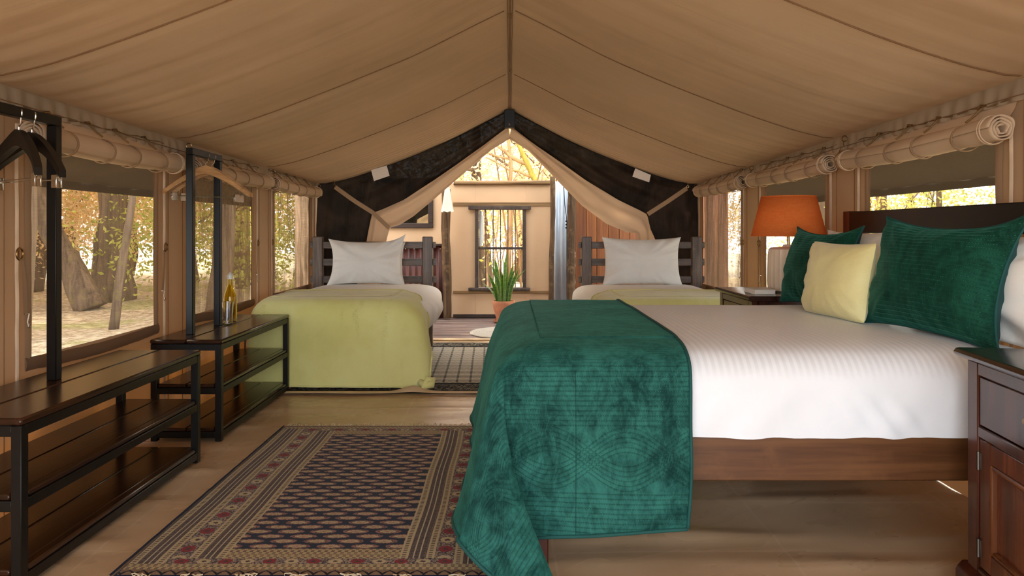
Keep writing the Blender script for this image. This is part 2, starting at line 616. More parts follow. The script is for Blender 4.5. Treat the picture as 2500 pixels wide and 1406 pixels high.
def m_rug2():
    """black and cream flat-weave; metres from its near left corner (2.0 x 1.95)"""
    W, L = 2.0, 1.95
    g = G('black_and_cream_rug')
    o = g.obj()
    x, y, z = g.sep(o)
    e = y.mn(L - y)
    d = x.mn(W - x)
    n = g.noise(g.comb(x * 22.0, y * 60.0, 0.0), 1.0, 3, 0.7)
    ph = (x / 0.088 + y * 0.35 + n * 0.12).fract()
    wavey = ((y / 0.044).fract() - 0.5) + (x * (2 * PI / 0.044)).sin() * 0.12
    dash = wavey.abs().lt(0.17)
    gap = ph.lt(0.17)
    dark = (dash * 0.9).mx(gap * (1.0 - wavey.abs().gt(0.30) * 0.75))
    c = g.mix(dark * g.maprange(n, 0.15, 0.4), C(214, 206, 188), C(34, 32, 32))
    bd = e.lt(0.26).mx(d.lt(0.2))
    scr = g.maprange(g.noise(g.comb(x * 24.0, y * 40.0, 5.0), 1.0, 2, 0.6, 2.0), 0.50, 0.56)
    bc = g.mix(scr * 0.8, C(30, 29, 29), C(150, 142, 126))
    bc = g.mix(e.band(0.22, 0.26).mx(e.lt(0.04)), bc, C(28, 27, 28))
    c = g.mix(bd, c, bc)
    return g.out(g.pr(c, 0.95, g.bump(n, 0.3, 0.004), Specular_IOR_Level=0.1))


M['rug2'] = m_rug2()
M['binding'] = m_plain('cream_binding', C(212, 186, 150), 0.9, 0.06)
M['fringe'] = m_plain('cream_fringe', C(208, 190, 158), 0.9, 0.1)


def m_round():
    g = G('braided_mat')
    o = g.obj()
    x, y, z = g.sep(o)
    r = (x * x + y * y).sqrt()
    h = (r * (2 * PI / 0.016)).sin()
    c = g.mix(h * 0.5 + 0.5, C(168, 160, 146), C(196, 190, 178))
    return g.out(g.pr(c, 0.9, g.bump(h, 0.4, 0.004)))


M['round_mat'] = m_round()


def m_plantleaf():
    g = G('snake_plant_leaf')
    o = g.obj()
    x, y, z = g.sep(o)
    u, v, _ = g.sep(g.uv())
    n = g.noise(g.comb(x * 20, y * 20, z * 90), 1.0, 3)
    c = g.mix(g.maprange(n, 0.4, 0.6), C(36, 74, 28), C(84, 128, 52))
    c = g.mix((u - 0.5).abs().gt(0.42) * 0.8, c, C(190, 190, 90))
    return g.out(g.mixsh(0.2, g.pr(c, 0.4), g.sh('Translucent', C(110, 170, 50))))


M['snake'] = m_plantleaf()


# ------------------------------------------------------------------ mesh helpers
class MB:
    def __init__(s):
        s.v, s.f, s.u = [], [], {}

    def box(s, x0, x1, y0, y1, z0, z1, b=0.003):
        c = [(x0 + x1) / 2, (y0 + y1) / 2, (z0 + z1) / 2]
        h = [abs(x1 - x0) / 2, abs(y1 - y0) / 2, abs(z1 - z0) / 2]
        b = min(b, min(h) * 0.6)
        n0 = len(s.v)
        ix = {}
        sg = (-1, 1)
        for a in sg:
            for bb in sg:
                for cc in sg:
                    for ax in range(3):
                        p = []
                        for k, q in enumerate((a, bb, cc)):
                            p.append(c[k] + q * (h[k] if k == ax else h[k] - b))
                        ix[(a, bb, cc, ax)] = len(s.v)
                        s.v.append(tuple(p))
        for ax in range(3):
            o1, o2 = [k for k in range(3) if k != ax]
            for q in sg:
                f = []
                for (m1, m2) in ((-1, -1), (1, -1), (1, 1), (-1, 1)):
                    t = [0, 0, 0]
                    t[ax], t[o1], t[o2] = q, m1, m2
                    f.append(ix[(t[0], t[1], t[2], ax)])
                s.f.append(f)
            for m1 in sg:
                for m2 in sg:
                    f = []
                    for q, aa in ((-1, o1), (-1, o2), (1, o2), (1, o1)):
                        t = [0, 0, 0]
                        t[ax], t[o1], t[o2] = q, m1, m2
                        f.append(ix[(t[0], t[1], t[2], aa)])
                    s.f.append(f)
        for a in sg:
            for bb in sg:
                for cc in sg:
                    s.f.append([ix[(a, bb, cc, k)] for k in range(3)])
        return s

    def grid(s, nu, nv, fn, uv=None, closed=False, cap=False):
        """fn(i/(nu-1), j/(nv-1)) -> point; rows along u"""
        n0 = len(s.v)
        for i in range(nu):
            for j in range(nv):
                a, b = i / (nu - 1), j / (nv if closed else nv - 1)
                s.v.append(tuple(fn(a, b)))
                if uv:
                    s.u[len(s.v) - 1] = uv(a, b)
        for i in range(nu - 1):
            for j in range(nv if closed else nv - 1):
                k = (j + 1) % nv
                s.f.append([n0 + i * nv + j, n0 + (i + 1) * nv + j, n0 + (i + 1) * nv + k, n0 + i * nv + k])
        if cap:
            s.f.append([n0 + j for j in range(nv)])
            s.f.append([n0 + (nu - 1) * nv + j for j in range(nv)])
        return s

    def tube(s, path, r, n=8, cap=True, up=None, flat=1.0):
        path = [Vector(p) for p in path]
        R = r if isinstance(r, (list, tuple)) else [r] * len(path)
        n0 = len(s.v)
        prev = None
        for i, p in enumerate(path):
            t = (path[min(i + 1, len(path) - 1)] - path[max(i - 1, 0)])
            if t.length < 1e-9:
                t = Vector((0, 0, 1))
            t.normalize()
            if prev is None:
                a = Vector(up) if up else (Vector((0, 0, 1)) if abs(t.z) < 0.9 else Vector((1, 0, 0)))
            else:
                a = prev
            a = (a - t * a.dot(t))
            if a.length < 1e-6:
                a = t.orthogonal()
            a.normalize()
            prev = a
            b = t.cross(a)
            for k in range(n):
                q = 2 * PI * k / n
                s.v.append(tuple(p + a * (math.cos(q) * R[i]) + b * (math.sin(q) * R[i] * flat)))
        for i in range(len(path) - 1):
            for k in range(n):
                m = (k + 1) % n
                s.f.append([n0 + i * n + k, n0 + i * n + m, n0 + (i + 1) * n + m, n0 + (i + 1) * n + k])
        if cap:
            s.f.append([n0 + k for k in range(n)])
            s.f.append([n0 + (len(path) - 1) * n + k for k in range(n)])
        return s

    def lathe(s, prof, n=24, c=(0, 0, 0), rip=0.0, nr=0):
        n0 = len(s.v)
        for r, z in prof:
            for k in range(n):
                a = 2 * PI * k / n
                q = r * (1 + rip * math.cos(nr * a))
                s.v.append((c[0] + q * math.cos(a), c[1] + q * math.sin(a), c[2] + z))
        for i in range(len(prof) - 1):
            for k in range(n):
                m = (k + 1) % n
                s.f.append([n0 + i * n + k, n0 + i * n + m, n0 + (i + 1) * n + m, n0 + (i + 1) * n + k])
        if prof[0][0] > 1e-5:
            s.f.append([n0 + k for k in range(n)])
        if prof[-1][0] > 1e-5:
            s.f.append([n0 + (len(prof) - 1) * n + k for k in range(n)])
        return s

    def prism(s, outline, to3, t0, t1):
        """outline: 2-D points; to3(a, b, t) -> point"""
        n0, n = len(s.v), len(outline)
        for t in (t0, t1):
            for a, b in outline:
                s.v.append(tuple(to3(a, b, t)))
        s.f.append([n0 + k for k in range(n)])
        s.f.append([n0 + n + k for k in range(n)])
        for k in range(n):
            m = (k + 1) % n
            s.f.append([n0 + k, n0 + m, n0 + n + m, n0 + n + k])
        return s

    def xf(s, mtx, start=0):
        for i in range(start, len(s.v)):
            s.v[i] = tuple(mtx @ Vector(s.v[i]))
        return s

    def mesh(s, name, mat, off=(0, 0, 0), sharp=38, recalc=True):
        me = D.meshes.new(name)
        ox, oy, oz = off
        me.from_pydata([(x - ox, y - oy, z - oz) for x, y, z in s.v], [], s.f)
        if s.u:
            ul = me.uv_layers.new(name='UVMap')
            li = np.empty(len(me.loops), dtype=np.int32)
            me.loops.foreach_get('vertex_index', li)
            arr = np.zeros((len(s.v), 2), dtype=np.float32)
            for k, q in s.u.items():
                arr[k] = q
            ul.data.foreach_set('uv', arr[li].ravel())
        if recalc:
            import bmesh
            bm = bmesh.new()
            bm.from_mesh(me)
            bmesh.ops.recalc_face_normals(bm, faces=bm.faces)
            bm.to_mesh(me)
            bm.free()
        me.polygons.foreach_set('use_smooth', [True] * len(me.polygons))
        if sharp:
            me.set_sharp_from_angle(angle=math.radians(sharp))
        me.materials.append(M[mat] if isinstance(mat, str) else mat)
        return me


def props(o, label=None, cat=None, group=None, kind=None):
    if label:
        o['label'] = label
    if cat:
        o['category'] = cat
    if group:
        o['group'] = group
    if kind:
        o['kind'] = kind
    return o


def thing(name, label, cat, loc=(0, 0, 0), rz=0.0, group=None, kind=None):
    o = D.objects.new(name, None)
    o.empty_display_size = 0.05
    COL.objects.link(o)
    o.location = loc
    o.rotation_euler = (0, 0, rz)
    return props(o, label, cat, group, kind)


def part(name, mb, mat, parent, label=None, kind=None, sharp=38, local=False, off=None):
    """a mesh part under its thing; coordinates are world unless local"""
    base = Vector((0, 0, 0))
    if not local:
        q = parent
        while q is not None:
            base += Vector(q.location)
            q = q.parent
    if off is not None:
        me = mb.mesh(name, mat, base + Vector(off), sharp)
    else:
        me = mb.mesh(name, mat, base, sharp)
    o = D.objects.new(name, me)
    COL.objects.link(o)
    o.parent = parent
    if off is not None:
        o.location = off
    return props(o, label, None, None, kind)


def solo(name, mb, mat, label=None, cat=None, loc=(0, 0, 0), group=None, kind=None, sharp=38):
    me = mb.mesh(name, mat, loc, sharp)
    o = D.objects.new(name, me)
    COL.objects.link(o)
    o.location = loc
    return props(o, label, cat, group, kind)


def dup(root, loc, rz=None, label=None, scale=None):
    def cp(o, parent):
        c = o.copy()
        COL.objects.link(c)
        if parent is not None:
            c.parent = parent
        for ch in list(o.children):
            cp(ch, c)
        return c
    r = cp(root, None)
    r.location = loc
    if rz is not None:
        r.rotation_euler = (0, 0, rz)
    if scale:
        r.scale = (scale, scale, scale)
    if label:
        r['label'] = label
    return r


def nz(x, y=0.0, z=0.0):
    return mnoise.noise(Vector((x, y, z)))


def lerp(a, b, t):
    return a + (b - a) * t


def crom(pts, t):
    """Catmull-Rom through pts (tuples), t in 0..1 over the whole list"""
    n = len(pts) - 1
    x = min(max(t, 0.0), 1.0) * n
    i = min(int(x), n - 1)
    f = x - i
    p = [Vector(pts[min(max(k, 0), n)]) for k in (i - 1, i, i + 1, i + 2)]
    return 0.5 * ((2 * p[1]) + (-p[0] + p[2]) * f + (2 * p[0] - 5 * p[1] + 4 * p[2] - p[3]) * f * f + (-p[0] + 3 * p[1] - 3 * p[2] + p[3]) * f ** 3)


def polyl(pts, t):
    """point at fraction t of the length of a polyline"""
    pts = [Vector(p) for p in pts]
    L = [(pts[i + 1] - pts[i]).length for i in range(len(pts) - 1)]
    d = t * sum(L)
    for i, l in enumerate(L):
        if d <= l or i == len(L) - 1:
            return pts[i].lerp(pts[i + 1], min(d / max(l, 1e-9), 1.0))
        d -= l


def ring(mb, c, ax, r, th, n=16, a0=0.0, a1=2 * PI):
    ax = Vector(ax).normalized()
    a = ax.orthogonal().normalized()
    b = ax.cross(a)
    c = Vector(c)
    mb.tube([c + (a * math.cos(a0 + (a1 - a0) * k / n) + b * math.sin(a0 + (a1 - a0) * k / n)) * r for k in range(n + 1)], th, 6)
    return mb


# ------------------------------------------------------------------ the tent: floor, walls, ceiling
XL, XR, YB, YF = -1.77, 1.72, 6.50, -1.0
WZ0, WZ1 = 0.535, 1.385


def zE(y):
    return 1.435 + 0.019 * (6.5 - y)


def zR(y):
    return 2.115 + 0.019 * (6.5 - y)


def floor_fn(a, b):
    x = lerp(XL - 0.02, XR + 0.02, a)
    y = lerp(YF, 6.46, b)
    z = 0.0
    for cy_, am, ph in ((2.12, .004, .2), (2.3, .006, 1.0), (2.62, .004, 2), (2.95, .006, 3), (3.3, .003, 4), (3.62, .004, 5), (3.98, .006, 6)):
        q = cy_ + 0.05 * nz(x * 1.1, ph) + 0.02 * x
        z += 2.2 * am * math.exp(-((y - q) / 0.04) ** 2) * max(0, 0.55 + nz(x * 1.3, ph, 4.0))
    z += 0.004 * nz(x * 2, y * 5) + 0.0008 * nz(x * 3 + y * 2, y * 8, 6)
    if -1.25 < x < 0.02 and 1.98 < y < 3.66 or y > 4.25:
        z = min(z, 0.0)
    return (x, y, min(z, 0.012) - 0.004)


solo('floor', MB().grid(90, 300, floor_fn), 'groundsheet', kind='structure')
solo('trim_1', MB().box(-1.7, 1.65, 6.44, 6.53, -0.004, 0.012, 0.006), 'binding', kind='structure')

WIN_L = [(2.60, 3.50), (3.94, 4.82), (5.29, 6.21)]
WIN_R = [(2.49, 3.37), (3.84, 4.73), (5.24, 6.28)]


def wall(name, X, sg, wins):
    """sg: +1 when the room lies on the +x side of the wall"""
    ys = sorted(set([YF, YB] + [y for q in wins for y in q]))
    yy = []
    for i in range(len(ys) - 1):
        n = max(1, int((ys[i + 1] - ys[i]) / 0.05))
        yy += [ys[i] + (ys[i + 1] - ys[i]) * k / n for k in range(n)]
    yy.append(YB)
    zz = [0.54 * k / 10 * (WZ0 / 0.54) for k in range(11)] + [lerp(WZ0, WZ1, k / 10) for k in range(1, 11)] + [None] * 4
    mb = MB()
    idx = {}

    def P(i, j):
        if (i, j) not in idx:
            y = yy[i]
            z = zz[j] if zz[j] is not None else lerp(WZ1, zE(y), (j - 20) / 4)
            d = 0.010 * nz(y * 3, z * 1.5, X) + 0.006 * nz(y * 9, z * 0.8, X)
            if j >= 21:
                d *= 0.5
            idx[(i, j)] = len(mb.v)
            mb.v.append((X - sg * abs(d), y, z))
        return idx[(i, j)]
    for i in range(len(yy) - 1):
        for j in range(24):
            ym = (yy[i] + yy[i + 1]) / 2
            if any(a < ym < b for a, b in wins) and 10 <= j < 20:
                continue
            mb.f.append([P(i, j), P(i + 1, j), P(i + 1, j + 1), P(i, j + 1)])
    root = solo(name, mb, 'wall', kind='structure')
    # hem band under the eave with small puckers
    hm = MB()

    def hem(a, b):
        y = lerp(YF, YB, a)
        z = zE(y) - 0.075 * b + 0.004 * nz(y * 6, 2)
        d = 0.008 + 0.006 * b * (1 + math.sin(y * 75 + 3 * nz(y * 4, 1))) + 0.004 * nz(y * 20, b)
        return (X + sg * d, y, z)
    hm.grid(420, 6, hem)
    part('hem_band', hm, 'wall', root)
    sm = MB()
    sm.tube([(X + sg * 0.020, lerp(YF, YB, k / 120), zE(lerp(YF, YB, k / 120)) - 0.058 + 0.003 * nz(k * 0.4, 7)) for k in range(121)], 0.0016, 5)
    part('seam', sm, 'seam', root)
    for y in [y for q in wins for y in (q[0] - 0.14, q[1] + 0.14)]:
        if YF < y < YB - 0.05:
            s2 = MB().tube([(X + sg * 0.004, y + 0.004 * nz(k, 3), lerp(0.0, zE(y) - 0.08, k / 20)) for k in range(21)], 0.0018, 5)
            part('seam', s2, 'seam', root)
    return root


wl = wall('wall_left', XL, 1, WIN_L)
wr = wall('wall_right', XR, -1, WIN_R)

GF = [(0, 0), (0.10, 0.125), (0.29, 0.375), (0.5, 0.60), (0.7, 0.80), (0.85, 0.93), (0.94, 0.99), (1, 1)]


def gprof(f):
    xs = [p[0] for p in GF]
    v = float(np.interp(f, xs, [p[1] for p in GF]))
    w_ = float(np.interp(max(f - 0.05, 0), xs, [p[1] for p in GF])) + float(np.interp(min(f + 0.05, 1), xs, [p[1] for p in GF]))
    return lerp(v, w_ / 2, 0.5) if 0.05 < f < 0.95 else v


SEAMS = (-0.37, 0.98, 2.33, 3.68, 5.05)


def ceil_fn(a, b, off=0.0):
    y = lerp(YF, 6.50, a)
    t = b * 2 - 1
    f = abs(t)
    X = (-XL if t < 0 else XR)
    x = (1 if t > 0 else -1) * f * X
    z = zR(y) - gprof(f) * (zR(y) - zE(y))
    k = min(abs(y - s) for s in SEAMS)
    bay = math.sin(PI * min(k / 1.35, 0.5)) if True else 0
    z -= 0.016 * bay * math.sin(PI * f)
    amp = 0.0035 * (0.35 + 0.9 * f * f + 0.8 * math.exp(-f / 0.12)) * min(1.0, f / 0.02)
    z += amp * (nz(y * 11, x * 0.55, 1.0) + 0.4 * nz(y * 23 + x * 1.2, x * 0.5, 5.0)) * min(1, (1 - f) / 0.02 + 0.15)
    back = max(0.0, (y - 5.2) / 1.3)
    z += 0.003 * back * math.sin(y * 70 + 2 * nz(y * 3, x)) * min(1, (1 - f) * 8) * min(1, f * 8)
    return (x, y, z + off)


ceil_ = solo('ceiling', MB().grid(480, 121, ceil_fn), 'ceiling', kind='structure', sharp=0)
for sy in SEAMS[1:]:
    for sd in (0, 1):
        a = (sy - YF) / (6.50 - YF)
        mb = MB()
        for dy in (0.0, 0.010):
            mb.tube([Vector(ceil_fn(a, 0.5 + (0.5 if sd else -0.5) * k / 60)) + Vector((0, dy + 0.010 * nz(k * 0.06, sy, sd), -0.002)) for k in range(1, 60)], 0.0016 if dy == 0 else 0.0009, 5)
        part('seam', mb, 'seam', ceil_)
mb = MB()
for dx in (-0.012, 0.012):
    mb.tube([(dx + 0.003 * nz(k * 0.3, dx * 50), lerp(YF, 6.5, k / 100), zR(lerp(YF, 6.5, k / 100)) - 0.012) for k in range(101)], 0.0015, 5)
part('ridge_seam', mb, 'seam', ceil_)
mb = MB().grid(100, 3, lambda a, b: (lerp(-0.004, 0.004, b), lerp(YF, 6.5, a), zR(lerp(YF, 6.5, a)) - 0.006 - 0.010 * (1 - abs(b * 2 - 1)) + 0.003 * nz(a * 40, 3)))
part('ridge_tape', mb, 'tape', ceil_)
for X, sg, yl in ((XL, 1, (3.82, 5.18, 6.42)), (XR, -1, (3.56, 4.93, 6.40))):
    for y in yl:
        mb = MB()
        c = Vector((X + sg * 0.030, y, zE(y) - 0.022))
        ring(mb, c, (0, 1, 0.2), 0.014, 0.0028, 14)
        mb.tube([c + Vector((0, 0, -0.012)), c + Vector((sg * 0.006, 0, -0.026)), c + Vector((0, 0.004, -0.034))], 0.0028, 6)
        part('hook', mb, 'brass', ceil_)
for y in (3.72, 4.92):
    mb = MB()
    ring(mb, (0, y, zR(y) - 0.026), (0, 1, 0), 0.012, 0.003)
    part('hook', mb, 'brass', ceil_)

# the fly sheet above: shades the upper part of the windows
FX, FZ = 2.52, 1.285
FLY0, FLY1 = -1.4, 6.95


def fly_fn(a, b):
    y = lerp(FLY0, FLY1, a)
    t = b * 2 - 1
    f = abs(t)
    z = lerp(2.62, FZ, f) - 0.05 * math.sin(PI * f) + 0.008 * nz(y * 2, t * 3)
    return (t * FX, y, z)


fly = solo('roof', MB().grid(60, 41, fly_fn), 'fly', kind='structure', sharp=0)
for sx in (-1, 1):
    part('valance', MB().grid(80, 4, lambda a, b: (sx * (FX + 0.005 * math.sin(a * 190)), lerp(FLY0, FLY1, a), FZ + 0.004 - 0.05 * b)), 'fly', fly)

# ------------------------------------------------------------------ windows in the canvas walls


def window(n, X, sg, y0, y1, mat):
    root = thing('window_%d' % n, None, None, (X, (y0 + y1) / 2, WZ0), kind='structure')
    cr = mat == 'screen_gauze'

    def scr(a, b):
        y, z = lerp(y0 - 0.02, y1 + 0.02, a), lerp(WZ0 - 0.02, WZ1 + 0.02, b)
        d = 0.004 * nz(y * 3, z * 2)
        if cr:
            d = 0.010 * nz(y * 14, z * 2.0, n) + 0.016 * nz(y * 5, z * 1.2, n + 3)
        return (X - sg * (0.012 + abs(d)), y, z)
    part('screen', MB().grid(60 if cr else 20, 30 if cr else 20, scr), mat, root, sharp=0)
    t = MB()
    w_ = 0.036
    for a, b in ((y0 - w_, y0), (y1, y1 + w_)):
        t.grid(24, 3, lambda u, v: (X + sg * (0.004 + 0.004 * (1 - abs(v * 2 - 1))), lerp(a, b, v) + 0.004 * nz(u * 6, a), lerp(WZ0 - 0.04, WZ1, u)))
    part('side_tape', t, 'tape', root)
    s = MB().grid(30, 4, lambda u, v: (X + sg * (0.006 + 0.007 * math.sin(PI * v)), lerp(y0 - w_, y1 + w_, u), lerp(WZ0 - 0.045, WZ0 + 0.004, v) - 0.016 * math.sin(PI * u) + 0.004 * nz(u * 9, n)))
    part('bottom_tape', s, 'sill_tape', root)
    for yy, dirn in ((y0 - 0.085, -1), (y1 + 0.085, 1)):
        if yy > YB - 0.06:
            continue
        p = MB().tube([(X + sg * 0.010, yy + 0.004 * nz(k * 0.4, yy), lerp(0.12, WZ1, k / 24)) for k in range(25)], 0.0065, 6)
        part('zip_strip', p, 'piping', root)
        d = MB()
        c = Vector((X + sg * 0.020, yy, 0.92))
        ring(d, c, (1, 0.15, 0), 0.021, 0.0032, 16)
        d.tube([c + Vector((0, -0.006, -0.022)), c + Vector((0, -0.006, 0.022))], 0.003, 6)
        part('ring', d, 'brass', root)
        wb = MB().grid(12, 2, lambda u, v: (X + sg * (0.018 + 0.004 * math.sin(u * 3)), yy - dirn * 0.014 + lerp(-0.010, 0.010, v) - dirn * 0.02 * u, lerp(0.905, 0.70, u)))
        part('strap', wb, 'tape', root)
        k = MB()
        c2 = Vector((X + sg * 0.022, yy - dirn * 0.034, 0.672))
        k.tube([c2 + Vector((0, -0.012, 0.03)), c2 + Vector((0, 0.012, 0.03)), c2 + Vector((0, 0.004, 0.0)), c2 + Vector((sg * 0.008, 0.0, -0.02)), c2 + Vector((sg * 0.012, 0, -0.006))], 0.0028, 6)
        part('hook', k, 'steel', root)


for i, (q, m_) in enumerate(zip(WIN_L, ('screen', 'screen_gauze', 'screen_gauze'))):
    window(i + 1, XL, 1, q[0], q[1], m_)
for i, (q, m_) in enumerate(zip(WIN_R, ('screen', 'screen', 'screen_gauze'))):
    window(i + 4, XR, -1, q[0], q[1], m_)


def roll(label, X, sg, y0, y1, zc, R, seed):
    """canvas window flap rolled up and held by four straps"""
    root = thing('rolled_window_flap', label, 'rolled flap', (X + sg * (R + 0.012), (y0 + y1) / 2, zc), group='rolled window flaps')
    cx = X + sg * (R + 0.014)
    st = [y0 + (y1 - y0) * q for q in (0.17, 0.40, 0.58, 0.80)]
    T = 3.3

    def fn(a, b):
        y = lerp(y0, y1, a)
        pin = sum(math.exp(-((y - s) / 0.025) ** 2) for s in st)
        th = b * T * 2 * PI
        r = lerp(0.30, 1.0, b) * R
        r *= 1 + 0.055 * math.sin(5 * th + 1.0 + seed) * lerp(1.0, 0.25, b) + 0.05 * nz(y * 5, math.cos(th), math.sin(th) + seed)
        r *= 1 - 0.10 * pin + 0.03 * math.sin(a * PI)
        ph = -sg * th + 1.2
        return (cx + r * math.cos(ph), y + 0.01 * nz(th, seed) * (1 if a > 0.5 else -1), zc + r * math.sin(ph) - 0.012 * math.sin(PI * a))
    mb = MB().grid(64, 110, fn)
    o = part('roll', mb, 'flap', root, sharp=0)
    so_ = o.modifiers.new('thick', 'SOLIDIFY')
    so_.thickness = 0.0045
    so_.offset = -1

    def web(a, b):
        y = lerp(y0 + 0.01, y1 - 0.01, a)
        return (lerp(X + sg * 0.006, cx - sg * R * 0.55, b ** 2), y, lerp(zc + R + 0.055, zc + R * 0.75, b) + 0.004 * nz(y * 8, b))
    part('flap_top', MB().grid(40, 6, web), 'flap', root, sharp=0)
    for e, sgn in ((y0, 1), (y1, -1)):
        b_ = MB()
        for off_ in (0.045, 0.058):
            ring(b_, (cx, e + sgn * off_, zc), (0, 1, 0), R * 1.0, 0.0022, 26)
        part('hem_piping', b_, 'piping', root)
    for s in st:
        b_ = MB()
        n = 22
        pts = []
        for k in range(n + 1):
            a = -0.35 * PI + (1.75 * PI) * k / n
            pts.append((cx - sg * math.cos(a + PI * 0.5) * R * 0.945, s + 0.012 * math.sin(a), zc - 0.010 + math.sin(a + PI * 0.5) * R * 0.945))
        b_.tube(pts, 0.0028, 8, flat=3.4)
        k_ = part('strap', b_, 'tape', root)
        c = MB()
        top = Vector((X + sg * 0.016, s - 0.02, zc + R + 0.048))
        c.tube([Vector((cx, s, zc + R * 0.97)), Vector((cx - sg * 0.02, s - 0.008, zc + R + 0.016)), Vector((cx - sg * 0.028, s - 0.02, zc + R + 0.030)), top], 0.004, 6)
        part('loop', c, 'rope', k_)
        d = MB()
        d.tube([top + Vector((0, -0.022, 0.004)), top + Vector((sg * 0.006, 0, 0.008)), top + Vector((0, 0.022, -0.002))], 0.0045, 8)
        part('toggle', d, 'brass', k_)
    b_ = MB().tube([(X + sg * 0.014, lerp(y0 + 0.04, y1 - 0.05, k / 30), zc + R + 0.055 - 0.008 * abs(math.sin(k * 0.55))) for k in range(31)], 0.0025, 5)
    part('cord', b_, 'rope', root)


roll('rolled canvas flap on the left wall behind the black hangers, nearest of three', XL, 1, 2.50, 3.62, 1.345, 0.052, 1)
roll('rolled canvas flap on the left wall behind the pale wooden hangers', XL, 1, 3.79, 4.98, 1.345, 0.050, 2)
roll('rolled canvas flap on the left wall beside the dark net curtain', XL, 1, 5.08, 6.24, 1.345, 0.050, 3)
roll('rolled canvas flap on the right wall over the double bed headboard', XR, -1, 2.37, 3.50, 1.348, 0.049, 4)
roll('rolled canvas flap on the right wall above the orange lamp', XR, -1, 3.64, 4.86, 1.350, 0.049, 5)
roll('rolled canvas flap on the right wall in the corner by the dark net', XR, -1, 5.00, 6.22, 1.352, 0.050, 6)

# ------------------------------------------------------------------ back of the tent: dark nets, canvas door flaps tied aside


def drape(name, label, cat, A, B, Y, mat, folds, amp, seed, loc):
    """cloth between two edges given as pixel lines of the photograph, hanging in the plane of the back of the tent"""
    a3 = [at(x, y, Y) for x, y in A]
    b3 = [at(x, y, Y) for x, y in B]

    def fn(t, s):
        p = polyl(a3, t).lerp(polyl(b3, t), s)
        d = amp * math.sin(s * folds * 2 * PI + 2.2 * nz(t * 3, seed)) * min(1, 4 * s + .1) * (0.5 + 0.5 * t) + amp * 1.2 * nz(t * 7, s * 4, seed)
        return (p.x, p.y + d, p.z)
    return solo(name, MB().grid(90, 40, fn), mat, label, cat, loc, sharp=0)


netAL = [(1238, 264), (1118, 328), (905, 408), (816, 440), (776, 449), (772, 560), (772, 700), (772, 832)]
netBL = [(1237, 312), (1180, 356), (1060, 440), (985, 488), (930, 512), (908, 520), (900, 560), (893, 600), (872, 700), (860, 832)]
netAR = [(1250, 264), (1384, 331), (1546, 402), (1672, 440), (1703, 449), (1706, 560), (1706, 700), (1706, 832)]
netBR = [(1252, 312), (1310, 356), (1430, 440), (1510, 488), (1560, 512), (1580, 523), (1588, 560), (1606, 600), (1622, 700), (1630, 832)]
drape('net_curtain', 'dark brown net curtain tied back at the left of the tent end', 'curtain', netAL, netBL, 6.43, 'net', 2.5, 0.020, 1, (-1.3, 6.43, 0))
drape('net_curtain', 'dark brown net curtain tied back at the right of the tent end', 'curtain', netAR, netBR, 6.43, 'net', 2.5, 0.020, 5, (1.3, 6.43, 0))
flAL = [(1239, 300), (1180, 350), (1060, 432), (985, 480), (925, 508), (902, 520), (896, 556), (886, 600), (860, 700), (850, 832)]
flBL = [(1246, 338), (1200, 366), (1112, 441), (1058, 488), (1010, 528), (975, 550), (952, 556), (944, 585), (936, 640), (925, 740), (915, 832)]
flAR = [(1250, 300), (1310, 350), (1430, 432), (1510, 480), (1568, 508), (1586, 520), (1592, 556), (1600, 600), (1625, 700), (1630, 832)]
flBR = [(1243, 338), (1290, 368), (1352, 432), (1420, 502), (1480, 546), (1528, 566), (1556, 571), (1558, 590), (1566, 640), (1574, 740), (1580, 832)]
drape('canvas_door_flap', 'tan canvas door flap gathered to the left by a strap', 'door flap', flAL, flBL, 6.49, 'flap', 1.6, 0.014, 2, (-1.0, 6.49, 0))
drape('canvas_door_flap', 'tan canvas door flap gathered to the right before the wooden boards', 'door flap', flAR, flBR, 6.49, 'flap', 1.6, 0.014, 7, (1.0, 6.49, 0))


def strap(label, pts, Y, hookat, loc):
    t = thing('tie_strap', label, 'strap', loc)
    p = [at(x, y, Y) for x, y in pts]

    def fn(a, b):
        q = polyl(p, a)
        d = (p[-1] - p[0]).normalized()
        nrm = Vector((-d.z, 0, d.x))
        r = q + nrm * (0.019 * (b * 2 - 1))
        return (r.x, r.y - 0.03 - 0.008 * math.sin(PI * a), r.z)
    part('webbing', MB().grid(20, 3, fn), 'tape', t)
    c = at(hookat[0], hookat[1], Y - 0.03)
    h = MB()
    ring(h, c, (0.2, 1, 0), 0.010, 0.003, 14)
    h.tube([c + Vector((0, 0, 0.014)), c + Vector((0.004, 0, 0.03)), c + Vector((-0.012, 0, 0.036))], 0.004, 6)
    part('hook', h, 'brass', t)


strap('tan tie strap with metal hook across the left net curtain', [(820, 457), (866, 490), (912, 519), (952, 557)], 6.38, (816, 452), (-1.6, 6.38, 1.4))
strap('tan tie strap with metal hook across the right net curtain', [(1675, 460), (1628, 492), (1580, 523)], 6.38, (1679, 456), (1.6, 6.38, 1.4))


def tag_label(label, q, loc):
    mb = MB()
    P = [at(x, y, 6.385) for x, y in q]
    n = Vector((0, 0.003, 0))
    mb.v = [tuple(p) for p in P] + [tuple(p + n) for p in P]
    mb.f = [[0, 1, 2, 3], [7, 6, 5, 4]] + [[k, (k + 1) % 4, 4 + (k + 1) % 4, 4 + k] for k in range(4)]
    solo('paper_label', mb, 'paper', label, 'label', loc)


